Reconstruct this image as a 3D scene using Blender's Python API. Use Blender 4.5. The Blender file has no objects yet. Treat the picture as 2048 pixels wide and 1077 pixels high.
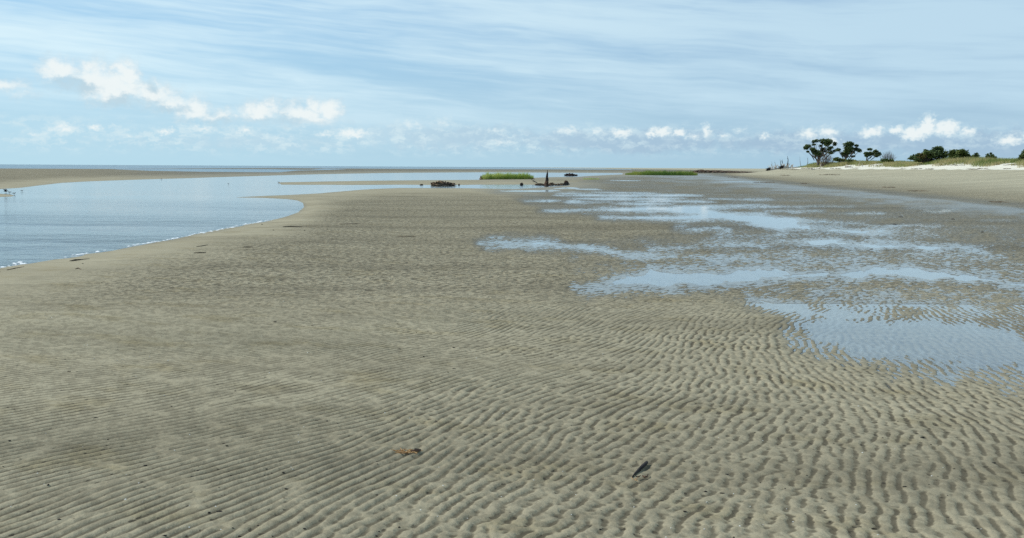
import bpy, math, random
import numpy as np
from mathutils import Vector

rng = np.random.default_rng(11)
random.seed(5)
scene = bpy.context.scene
COL = scene.collection
R = math.radians

# ------------------------------------------------------------------ camera model
PW, PH, F, CAMH = 2048.0, 1077.0, 1859.0, 1.6
PITCH = math.atan(203.6 / F)
ROLL = math.atan(0.0055)
_c, _s = math.cos(PITCH), math.sin(PITCH)
FW = np.array([0, _c, -_s]); R0 = np.array([1.0, 0, 0]); U0 = np.array([0, _s, _c])
RT = math.cos(ROLL) * R0 + math.sin(ROLL) * U0
UP = -math.sin(ROLL) * R0 + math.cos(ROLL) * U0
CAM = np.array([0, 0, CAMH])

def ray(x, y):
    return FW * F + RT * (x - PW / 2) - UP * (y - PH / 2)

def hor_cam(x):
    return 329.27 + 0.0055 * np.asarray(x, float)

HPX = [-600, 0, 320, 620, 820, 1180, 1480, 1800, 2048, 2600]
HPY = [324.0, 326.9, 329.5, 333.4, 336.2, 337.3, 337.4, 338.8, 340.5, 343.5]

def adj(x, y):
    """photo row -> row of the straight horizon the camera sees"""
    hp = np.interp(x, HPX, HPY)
    d = np.asarray(y, float) - hp
    return np.asarray(y, float) + (hor_cam(x) - hp) * np.exp(-np.maximum(d, 0) / 120.0)

def ground(x, y, z=0.0, raw=False):
    yy = y if raw else float(adj(x, y))
    d = ray(x, yy)
    t = (z - CAMH) / d[2]
    p = CAM + d * t
    return float(p[0]), float(p[1]), z

def at_dist(x, y, D):
    d = ray(x, y)
    p = CAM + d * (D / d[1])
    return Vector((float(p[0]), float(p[1]), float(p[2])))

def to_px(X, Y, Z=0.0):
    X = np.asarray(X, float); Y = np.asarray(Y, float)
    dz = Z - CAMH
    f = np.maximum(Y * FW[1] + dz * FW[2], 0.25)
    a = X * RT[0] + Y * RT[1] + dz * RT[2]
    b = X * UP[0] + Y * UP[1] + dz * UP[2]
    return PW / 2 + F * a / f, PH / 2 - F * b / f

# ------------------------------------------------------------------ numpy noise
def _hash(ix, iy, seed):
    n = (ix.astype(np.int64) * 374761393 + iy.astype(np.int64) * 668265263 + seed * 1442695041) & 0xFFFFFFFF
    n = ((n ^ (n >> 13)) * 1274126177) & 0xFFFFFFFF
    n = n ^ (n >> 16)
    return (n & 0xFFFF) / 65535.0

def vnoise(x, y, seed=0):
    ix = np.floor(x); iy = np.floor(y)
    fx = x - ix; fy = y - iy
    fx = fx * fx * fx * (fx * (fx * 6 - 15) + 10); fy = fy * fy * fy * (fy * (fy * 6 - 15) + 10)
    a = _hash(ix, iy, seed); b = _hash(ix + 1, iy, seed)
    c = _hash(ix, iy + 1, seed); d = _hash(ix + 1, iy + 1, seed)
    return (a + (b - a) * fx) * (1 - fy) + (c + (d - c) * fx) * fy

def fbm(x, y, seed=0, octs=4, gain=0.5):
    t = 0; amp = 1; s = 0
    for o in range(octs):
        t = t + amp * (vnoise(x * 2 ** o + 17.3 * o, y * 2 ** o - 9.1 * o, seed + o) * 2 - 1)
        s += amp; amp *= gain
    return t / s

def sstep(a, b, x):
    t = np.clip((x - a) / (b - a), 0, 1)
    return t * t * (3 - 2 * t)

# log-depth plan coordinates, in which outlines on the flats are laid out
def ucoord(x, y):
    dy = np.maximum(np.asarray(y, float) - hor_cam(x), 0.35)
    return np.asarray(x, float), 200.0 * np.log(dy)

def sdf_poly(px, py, poly):
    """signed distance (inside negative) in log-depth units; poly in photo pixels"""
    P = np.array([ucoord(a, adj(a, b)) for a, b in poly], float)
    n = len(P)
    best = np.full(px.shape, 1e12); inside = np.zeros(px.shape, bool)
    for i in range(n):
        a = P[i]; b = P[(i + 1) % n]
        e = b - a
        wx = px - a[0]; wy = py - a[1]
        t = np.clip((wx * e[0] + wy * e[1]) / (e @ e + 1e-9), 0, 1)
        best = np.minimum(best, (wx - e[0] * t) ** 2 + (wy - e[1] * t) ** 2)
        cond = (a[1] > py) != (b[1] > py)
        with np.errstate(divide='ignore', invalid='ignore'):
            xi = a[0] + (py - a[1]) * e[0] / (e[1] if abs(e[1]) > 1e-9 else 1e-9)
        inside ^= cond & (px < xi)
    d = np.sqrt(best)
    return np.where(inside, -d, d)

def sdf_many(px, py, polys, clip=120.0):
    out = np.full(px.shape, clip)
    for poly in polys:
        P = np.array([ucoord(a, adj(a, b)) for a, b in poly], float)
        m = (px > P[:, 0].min() - clip) & (px < P[:, 0].max() + clip) & (py > P[:, 1].min() - clip) & (py < P[:, 1].max() + clip)
        if m.any():
            out[m] = np.minimum(out[m], sdf_poly(px[m], py[m], poly))
    return out

def ell(cx, cy, rx, ry, n=14):
    return [(cx + rx * math.cos(2 * math.pi * i / n), cy + ry * math.sin(2 * math.pi * i / n)) for i in range(n)]

# ------------------------------------------------------------------ outlines read from the photograph
CHANNEL = [(-700, 640), (-200, 568), (0, 536), (60, 526), (109, 518), (175, 508), (250, 495), (344, 479), (437, 461), (487, 451), (540, 442), (575, 433),
           (597, 425), (608, 415), (606, 407), (595, 402), (575, 399), (531, 396.5), (466, 395.2), (594, 390), (640, 387.6),
           (690, 383.5), (746, 379.6), (800, 378.2), (855, 378.4), (937, 378.6), (992, 379.6), (1030, 380), (1087, 376.4), (1140, 372.6),
           (1136, 371.2), (1087, 371.6), (1041, 371.2), (963, 371.4), (910, 372.2), (857, 372.4), (800, 371.6), (700, 371.4), (563, 370.2),
           (556, 365.4), (653, 364.2), (746, 363.2), (855, 362.6), (910, 362.2), (955, 361.6), (1010, 360.5), (1066, 357.5), (1110, 356),
           (1150, 356), (1180, 353.6), (1245, 350.4), (1245, 347.6), (965, 347), (800, 348.2), (653, 349.6), (500, 352.8), (375, 356), (281, 358.4), (187, 361.5),
           (125, 364.7), (78, 370), (40, 375), (0, 377), (-200, 388), (-700, 410)]
ISLET = [(-60, 386), (0, 386.5), (20, 388), (29, 390.5), (22, 392.5), (0, 393), (-60, 397)]
SEA_EDGE = [(-900, 338), (0, 335.2), (219, 336.6), (233, 336.9), (560, 336.8), (640, 338), (820, 340.6), (1000, 340.8), (1180, 341.0), (1420, 340.6), (1470, 339.8), (1530, 338.6), (2600, 344.4),
            (2600, 320), (-900, 320)]
LAGOON = [(225, 337.4), (330, 336.9), (544, 339.0), (597, 340.4), (620, 340.8), (650, 338.8), (700, 340.0), (660, 341.2), (597, 342.0), (560, 345.2), (500, 344.6), (400, 343.0), (300, 340.6)]
POOLS = [
    [(957, 488), (985, 482), (1080, 480.5), (1110, 484), (1140, 490), (1190, 493), (1235, 503), (1290, 509), (1358, 512), (1440, 514), (1512, 517),
     (1560, 523), (1500, 527), (1440, 525), (1358, 518), (1260, 514), (1180, 503), (1118, 496), (1040, 493), (980, 493)],
    [(1153, 577), (1185, 571), (1215, 560), (1246, 550), (1290, 546), (1300, 532), (1330, 537), (1358, 540), (1460, 537), (1563, 536), (1665, 540),
     (1768, 530), (1819, 530), (1870, 541), (1960, 548), (2048, 562), (2500, 600), (2500, 622), (2048, 578), (1940, 566), (1800, 560), (1700, 562), (1560, 562), (1480, 570), (1399, 578),
     (1317, 578), (1256, 583), (1200, 583)],
    [(1590, 652), (1640, 640), (1768, 643), (1921, 643), (2048, 668), (2500, 720), (2500, 810), (2048, 738), (1947, 736), (1870, 729), (1716, 712), (1650, 690), (1620, 672)],
    [(1500, 590), (1560, 600), (1640, 622), (1740, 628), (1700, 640), (1610, 636), (1560, 628), (1500, 606)],
    [(1860, 742), (1890, 746), (1922, 752), (1900, 754), (1870, 750)],
    # upper braided pools
    [(1225, 418), (1300, 413), (1400, 411.5), (1500, 412), (1580, 413.4), (1500, 416), (1420, 418), (1440, 424), (1520, 428), (1560, 436), (1640, 441), (1730, 446),
     (1690, 449), (1600, 447), (1640, 454), (1764, 460), (1811, 471), (1760, 470), (1660, 466), (1560, 461), (1500, 448), (1440, 441), (1380, 441), (1290, 438), (1205, 436.5), (1290, 433),
     (1390, 428), (1300, 426), (1200, 424.5), (1097, 423.4), (1180, 421)],
    [(1552, 483), (1640, 478), (1720, 480), (1800, 484), (1875, 488), (1985, 501), (1975, 504), (1870, 501), (1768, 499), (1690, 495), (1600, 490)],
    [(1358, 457), (1400, 455.5), (1440, 458), (1458, 462), (1410, 462.5), (1370, 460)],
]
for e in [(1060, 384.8, 62, 1.3), (1150, 389.5, 40, 1.1), (1250, 387.6, 60, 1.0), (1200, 393, 90, 1.8), (1330, 392, 70, 1.6), (1260, 399, 110, 2.2), (1350, 404, 75, 2.4), (1180, 406, 45, 1.0),
          (1290, 409, 60, 1.4), (1080, 405, 28, 0.7), (1480, 399, 60, 0.7), (1590, 423, 55, 0.8), (1640, 413.3, 60, 0.5), (1730, 427, 30, 0.5), (1870, 423, 22, 0.5),
          (1170, 381.3, 22, 0.5), (1480, 364, 30, 0.5), (1250, 362.6, 28, 0.4), (1130, 378.4, 18, 0.4), (1960, 517, 45, 1.6), (1470, 492, 60, 1.6), (1350, 497, 50, 1.0), (1600, 468, 40, 1.0), (1830, 452, 50, 1.0)]:
    POOLS.append(ell(*e))
SPECK = [[(1490, 585), (1700, 572), (2048, 585), (2500, 630), (2500, 680), (2048, 664), (1900, 645), (1700, 648), (1600, 640), (1520, 618)],
         [(1530, 470), (1760, 470), (1900, 492), (2048, 528), (2200, 560), (2048, 556), (1900, 540), (1750, 526), (1600, 530), (1500, 512), (1620, 498), (1560, 484)],
         [(1570, 660), (1640, 700), (1720, 718), (1870, 728), (2048, 735), (2500, 800), (2500, 850), (2048, 768), (1870, 752), (1760, 735), (1660, 715), (1590, 690)],
         [(1310, 535), (1500, 525), (1640, 528), (1500, 540), (1380, 540)],
         [(1440, 470), (1560, 468), (1640, 488), (1500, 494), (1380, 492)],
         [(1560, 440), (1740, 447), (1850, 462), (1900, 480), (1800, 476), (1740, 460)]]
MOIST = [(960, 384), (1150, 366), (1250, 353), (1440, 349), (1530, 360), (1600, 369), (1750, 382), (1900, 397), (2060, 415), (2500, 470), (2500, 840), (2048, 765), (1870, 745),
         (1640, 702), (1500, 625), (1400, 592), (1250, 588), (1150, 584), (1130, 520), (940, 494), (935, 484), (1080, 476), (1250, 478), (1400, 466), (1350, 444), (1180, 430), (1090, 424), (1070, 402)]

# beach on the right: water's-edge line and berm crest line, X as a function of Y (metres)
BY = [-20, 0, 40, 67, 93, 146, 232, 330, 600]
BX = [13.5, 16, 22.4, 26, 29.0, 38, 52, 74, 140]
CY = [-20, 0, 60, 130, 165, 190, 200, 230, 262, 330, 600]
CX = [42, 44, 55, 66.5, 63.5, 60, 59, 66, 78, 105, 190]

def beach(X, Y):
    xb = np.interp(Y, BY, BX); xc = np.interp(Y, CY, CX)
    t = (X - xb) / (xc - xb)
    tt = np.clip(t, 0, 1)
    top = 1.62 * (1 - sstep(222, 300, Y) * 0.72)
    h = top * (0.45 * tt + 0.55 * tt * tt)
    over = np.maximum(X - xc, 0)
    wob = fbm(X / 9.0, Y / 14.0, 41, 3)
    dune = (1.08 + 0.45 * wob) * sstep(0.5, 9, over) * (1 - sstep(203, 226, Y))
    return t, np.where(t > 0, h + dune, 0.0), over

def macro(X, Y):
    """ground level without ripples; also level above the water table in ripple units, sand states"""
    X = np.asarray(X, float); Y = np.asarray(Y, float)
    x, y = to_px(X, Y)
    ux, uy = ucoord(x, y)
    wz = fbm(ux / 55.0, uy / 16.0, 3, 3) * 5.0
    wx = ux + fbm(ux / 60.0, uy / 20.0, 7, 3) * 10.0
    sch = sdf_many(ux, uy + wz * 0.25, [CHANNEL], 400.0)
    sch = np.maximum(sch, -sdf_many(ux, uy, [ISLET], 60.0))
    ssea = sdf_many(ux, uy, [SEA_EDGE, LAGOON], 300.0)
    spool = sdf_many(wx, uy + wz, POOLS, 120.0)
    spk = sdf_many(wx, uy + wz, SPECK, 120.0)
    smo = sdf_many(wx, uy + wz, [MOIST], 200.0)
    far = sstep(60, 160, Y)
    nz = fbm(ux / 38.0, uy / 13.0, 21, 4)
    # level above water table, in units of ripple height
    L = np.clip(1.45 + smo / 22.0, 0.95, 3.2) + 0.75 * nz
    L = np.minimum(L, np.clip(0.28 + spk / 14.0, 0.12, 3.6) + 0.75 * nz)
    Lp = np.clip(spool / 11.0 - 0.25, -1.9, 4.0) + 0.85 * nz
    L = np.minimum(L, Lp)
    h = L * 0.0052
    # firm sand beside the tidal channel
    bank = np.clip(sch * 0.0011, -0.35, 0.035 - 0.02 * far)
    bank = np.where(sch > 0, bank * (1 - sstep(60, 220, sch)), bank)
    h = np.where(sch > 0, bank + np.minimum(h, 0) + np.maximum(h, 0) * sstep(0, 40, sch), bank)
    h = np.where(ssea < 40, np.minimum(h, np.clip(ssea * 0.001, -1.5, 0.02)), h)
    h = np.where(ssea < -60, h - 0.003 * np.maximum(Y - 800, 0) ** 0.7, h)
    t, hb, over = beach(X, Y)
    h = np.where(t > 0, np.maximum(h, 0.006) + hb, h)
    Lb = np.where(t > -0.25, 0.35 + np.abs(t) * 2 , 9)
    return dict(h=h, L=L, sch=sch, ssea=ssea, t=t, over=over, far=far, x=x, y=y, nz=nz, spool=spool, smo=smo)

GRID = {}
def lookup(key, X, Y):
    """bilinear read of the finished ground sheet"""
    X = np.asarray(X, float); Y = np.asarray(Y, float)
    Yr, u, A = GRID['Y'], GRID['u'], GRID[key]
    r = np.clip(np.searchsorted(Yr, Y) - 1, 0, len(Yr) - 2)
    fr = np.clip((Y - Yr[r]) / (Yr[r + 1] - Yr[r]), 0, 1)
    uu = X / (np.maximum(Y, -1.0) * 0.93 + 1.6)
    c = np.clip(np.searchsorted(u, uu) - 1, 0, len(u) - 2)
    fc = np.clip((uu - u[c]) / (u[c + 1] - u[c]), 0, 1)
    return (A[r, c] * (1 - fc) + A[r, c + 1] * fc) * (1 - fr) + (A[r + 1, c] * (1 - fc) + A[r + 1, c + 1] * fc) * fr

def ground_z(X, Y):
    return float(lookup('h', X, Y))

# ------------------------------------------------------------------ sand ripples: oriented band-passed noise
RX0, RX1, RY0, RY1, RS = -12.0, 12.0, 2.0, 18.5, 0.0092
def ripple_raster():
    nx = int((RX1 - RX0) / RS); ny = int((RY1 - RY0) / RS)
    g = np.random.default_rng(3)
    W = np.fft.rfft2(g.standard_normal((ny, nx)))
    fy = np.fft.fftfreq(ny, RS)[:, None]; fx = np.fft.rfftfreq(nx, RS)[None, :]
    Xs = RX0 + RS * np.arange(nx)[None, :]; Ys = RY0 + RS * np.arange(ny)[:, None]
    wob = fbm(Xs * 0.55 + 0 * Ys, Ys * 0.4 + 0 * Xs, 61, 3)
    ang = np.clip(61 + 5.5 * Xs + 6.5 * (6.6 - Ys) * (Xs < 0) * np.clip(-Xs, 0, 1) - 2.0 * np.maximum(Ys - 7, 0) * (Xs > 0) + 22 * wob, 27, 88)
    dis = sstep(-0.9, 1.6, Xs - 0.25 * (Ys - 5) + 2.2 * fbm(Xs * 0.5 + 0 * Ys, Ys * 0.5 + 0 * Xs, 71, 3)) * 0.92
    band = fbm(Xs * 0.45 + 0 * Ys, Ys * 1.1 + 0 * Xs + Xs * 0.25, 75, 4)
    dis = np.maximum(dis, sstep(0.06, 0.34, band) * 0.95)
    angs = np.arange(20, 91, 10.0)
    out = np.zeros((ny, nx)); 
    for k, a in enumerate(angs):
        w = np.clip(1 - np.abs(ang - a) / 10.0, 0, 1)
        if w.max() <= 0: continue
        nx_, ny_ = -math.sin(R(a)), math.cos(R(a))
        fp = fx * nx_ + fy * ny_; ft = -fx * ny_ + fy * nx_
        for f0, sr, st, wt in ((14.6, 1.3, 0.9, 1 - dis), (12.6, 2.4, 3.4, dis)):
            G = np.exp(-(fp - f0) ** 2 / (2 * sr * sr) - ft ** 2 / (2 * st * st)) + np.exp(-(fp + f0) ** 2 / (2 * sr * sr) - ft ** 2 / (2 * st * st))
            b = np.fft.irfft2(W * G, s=(ny, nx)); b /= b.std()
            out += b * w * wt
    blur = np.exp(-(fx ** 2 + fy ** 2) * 2 * (math.pi * 0.075) ** 2)
    env = np.sqrt(np.maximum(np.fft.irfft2(np.fft.rfft2(out ** 2) * blur, s=(ny, nx)), 1e-4))
    out = out / env ** 0.90
    lump = np.fft.irfft2(np.fft.rfft2(g.standard_normal((ny, nx))) * np.exp(-(np.hypot(fx, fy) - 15) ** 2 / (2 * 9.0 ** 2)), s=(ny, nx)); lump /= lump.std()
    pat = sstep(-0.15, 0.35, fbm(Xs * 0.9 + 0 * Ys, Ys * 1.2 + 0 * Xs, 83, 3))
    out = out * (0.85 + 0.25 * pat) + lump * (0.10 + 0.30 * dis) * (1.2 - 0.4 * pat)
    sq = np.tanh(1.15 * out + 0.12)
    prof = 0.95 * (sq - 0.27 * sq * sq) + 0.10
    return prof.astype(np.float32)
RIP = ripple_raster()

def ripple(X, Y):
    gx = np.clip((X - RX0) / RS, 0, RIP.shape[1] - 2.001); gy = np.clip((Y - RY0) / RS, 0, RIP.shape[0] - 2.001)
    ix = gx.astype(int); iy = gy.astype(int); fx = gx - ix; fy = gy - iy
    v = (RIP[iy, ix] * (1 - fx) + RIP[iy, ix + 1] * fx) * (1 - fy) + (RIP[iy + 1, ix] * (1 - fx) + RIP[iy + 1, ix + 1] * fx) * fy
    v = np.asarray(v, float)
    edge = sstep(RX0, RX0 + 2, X) * (1 - sstep(RX1 - 2, RX1, X))
    near = 1 - sstep(8.5, 13.5, Y)
    return v * edge * near, edge * near

# ------------------------------------------------------------------ helpers: objects and materials
def tag(o, label=None, cat=None, group=None, kind=None):
    if label: o['label'] = label
    if cat: o['category'] = cat
    if group: o['group'] = group
    if kind: o['kind'] = kind
    return o

def link(o, parent=None):
    COL.objects.link(o)
    if parent is not None: o.parent = parent
    return o

class MB:
    def __init__(s): s.v = []; s.f = []
    def add(s, vs, fs):
        b = len(s.v); s.v += [tuple(p) for p in vs]; s.f += [tuple(i + b for i in f) for f in fs]
    def tube(s, pts, rad, n=7, jag=0.0):
        pts = [Vector(p) for p in pts]; rings = []; vs = []
        ref = Vector((0.31, 0.17, 0.93))
        for i, p in enumerate(pts):
            d = (pts[min(i + 1, len(pts) - 1)] - pts[max(i - 1, 0)]).normalized()
            a = d.cross(ref if abs(d.dot(ref)) < 0.95 else Vector((1, 0, 0))).normalized(); b = d.cross(a)
            r = rad[i] if hasattr(rad, '__len__') else rad
            for k in range(n):
                t = 2 * math.pi * k / n; q = r * (1 + jag * (random.random() - 0.5))
                vs.append(p + a * math.cos(t) * q + b * math.sin(t) * q)
        fs = []
        for i in range(len(pts) - 1):
            for k in range(n):
                fs.append((i * n + k, i * n + (k + 1) % n, (i + 1) * n + (k + 1) % n, (i + 1) * n + k))
        fs.append(tuple(range(n - 1, -1, -1))); fs.append(tuple((len(pts) - 1) * n + k for k in range(n)))
        s.add(vs, fs)
    def lump(s, c, r, seed=0, nu=14, nv=9, rough=0.35, fl=None):
        """uneven clod: ellipsoid with noise"""
        c = Vector(c); vs = []; fs = []
        for j in range(nv + 1):
            th = math.pi * j / nv
            for i in range(nu):
                ph = 2 * math.pi * i / nu
                d = Vector((math.sin(th) * math.cos(ph), math.sin(th) * math.sin(ph), math.cos(th)))
                k = 1 + rough * (0.7 * math.sin(3.1 * d.x * 2 + seed) * math.cos(2.7 * d.y * 2 + seed * 1.7) + 0.6 * math.sin(6.3 * d.z + 5.1 * d.x + seed * 2.3) + 0.5 * (random.random() - 0.5))
                vs.append((c.x + d.x * r[0] * k, c.y + d.y * r[1] * k, c.z + d.z * r[2] * k))
        for j in range(nv):
            for i in range(nu):
                fs.append((j * nu + i, j * nu + (i + 1) % nu, (j + 1) * nu + (i + 1) % nu, (j + 1) * nu + i))
        s.add(vs, fs)
    def quad(s, c, a, b):
        c = Vector(c); s.add([c - a - b, c + a - b, c + a + b, c - a + b], [(0, 1, 2, 3)])
    def blade(s, p, h, lean, w, ang):
        p = Vector(p); wv = Vector((math.cos(ang), math.sin(ang), 0)) * w
        m = p + Vector(lean) * 0.4 + Vector((0, 0, h * 0.55)); t = p + Vector(lean) + Vector((0, 0, h))
        s.add([p - wv, p + wv, m + wv * 0.7, m - wv * 0.7, t], [(0, 1, 2, 3), (3, 2, 4)])
    def build(s, name, mat, parent=None, smooth=False, loc=(0, 0, 0)):
        me = bpy.data.meshes.new(name); lo = Vector(loc)
        me.from_pydata([tuple(Vector(p) - lo) for p in s.v], [], s.f); me.update()
        if smooth: me.polygons.foreach_set('use_smooth', [True] * len(me.polygons))
        me.materials.append(mat)
        o = bpy.data.objects.new(name, me)
        if parent is None: o.location = lo
        return link(o, parent)

def empty(name, loc):
    o = bpy.data.objects.new(name, None); o.location = loc; o.empty_display_size = 0.2
    return link(o)

class NT:
    """small node-tree writer"""
    def __init__(s, tree): s.t = tree; s.n = tree.nodes; s.l = tree.links
    def new(s, typ, **kw):
        nd = s.n.new(typ)
        for k, v in kw.items(): setattr(nd, k, v)
        return nd
    def set(s, sock, v):
        if isinstance(v, bpy.types.NodeSocket): s.l.new(v, sock)
        elif v is not None: sock.default_value = v
    def math(s, op, a, b=None, c=None, clamp=False):
        nd = s.new('ShaderNodeMath', operation=op, use_clamp=clamp)
        s.set(nd.inputs[0], a); s.set(nd.inputs[1], b)
        if c is not None: s.set(nd.inputs[2], c)
        return nd.outputs[0]
    def vmath(s, op, a, b=None, c=None):
        nd = s.new('ShaderNodeVectorMath', operation=op)
        s.set(nd.inputs[0], a)
        if b is not None: s.set(nd.inputs[1], b)
        if c is not None: s.set(nd.inputs[2], c)
        return nd.outputs['Value'] if op in ('LENGTH', 'DOT_PRODUCT', 'DISTANCE') else nd.outputs[0]
    def noise(s, vec, scale, detail=3, rough=0.55, dist=0.0, out=0):
        nd = s.new('ShaderNodeTexNoise'); s.set(nd.inputs['Vector'], vec)
        s.set(nd.inputs['Scale'], scale); nd.inputs['Detail'].default_value = detail
        nd.inputs['Roughness'].default_value = rough; nd.inputs['Distortion'].default_value = dist
        return nd.outputs[out]
    def ramp(s, v, a, b, lo=0.0, hi=1.0, smooth=True):
        nd = s.new('ShaderNodeMapRange', interpolation_type='SMOOTHSTEP' if smooth else 'LINEAR')
        s.set(nd.inputs['Value'], v)
        if a < b:
            nd.inputs['From Min'].default_value = a; nd.inputs['From Max'].default_value = b
            s.set(nd.inputs['To Min'], lo); s.set(nd.inputs['To Max'], hi)
        else:
            nd.inputs['From Min'].default_value = b; nd.inputs['From Max'].default_value = a
            s.set(nd.inputs['To Min'], hi); s.set(nd.inputs['To Max'], lo)
        return nd.outputs['Result']
    def mix(s, f, a, b, blend='MIX'):
        nd = s.new('ShaderNodeMix', data_type='RGBA', blend_type=blend)
        s.set(nd.inputs[0], f)
        for sk, v in ((nd.inputs[6], a), (nd.inputs[7], b)):
            s.set(sk, v if isinstance(v, bpy.types.NodeSocket) else (*v[:3], 1.0))
        return nd.outputs[2]
    def fmix(s, f, a, b):
        nd = s.new('ShaderNodeMix', data_type='FLOAT'); s.set(nd.inputs[0], f); s.set(nd.inputs[2], a); s.set(nd.inputs[3], b)
        return nd.outputs[0]
    def attr(s, name):
        return s.new('ShaderNodeAttribute', attribute_name=name).outputs['Fac']
    def scale(s, v, sc, rot=0.0):
        if rot:
            r0 = s.new('ShaderNodeMapping'); s.set(r0.inputs['Vector'], v); r0.inputs['Rotation'].default_value = (0, 0, rot); v = r0.outputs[0]
        nd = s.new('ShaderNodeMapping'); s.set(nd.inputs['Vector'], v); nd.inputs['Scale'].default_value = sc
        return nd.outputs[0]

def material(name):
    m = bpy.data.materials.new(name); m.use_nodes = True
    m.node_tree.nodes.clear()
    t = NT(m.node_tree)
    out = t.new('ShaderNodeOutputMaterial')
    return m, t, out

def rough_mat(name, c1, c2, scale=6.0, rough=0.85, bump=0.3, bdist=0.02, stretch=(1, 1, 1), trans=0.0, c3=None):
    m, t, out = material(name)
    p = t.new('ShaderNodeTexCoord').outputs['Object']
    p = t.scale(p, stretch)
    n = t.noise(p, scale, 5, 0.6)
    col = t.mix(t.ramp(n, 0.36, 0.64), c1, c2)
    if c3 is not None:
        col = t.mix(t.ramp(t.noise(p, scale * 0.23, 3), 0.46, 0.62), col, c3)
    b = t.new('ShaderNodeBsdfPrincipled')
    t.set(b.inputs['Base Color'], col); b.inputs['Roughness'].default_value = rough
    b.inputs['Specular IOR Level'].default_value = 0.25
    if bump:
        bm = t.new('ShaderNodeBump'); bm.inputs['Strength'].default_value = bump; bm.inputs['Distance'].default_value = bdist
        t.set(bm.inputs['Height'], n); t.set(b.inputs['Normal'], bm.outputs[0])
    sh = b.outputs[0]
    if trans:
        tr = t.new('ShaderNodeBsdfTranslucent'); t.set(tr.inputs['Color'], col)
        mx = t.new('ShaderNodeMixShader'); mx.inputs[0].default_value = trans
        t.l.new(sh, mx.inputs[1]); t.l.new(tr.outputs[0], mx.inputs[2]); sh = mx.outputs[0]
    t.l.new(sh, out.inputs['Surface'])
    return m

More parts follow.
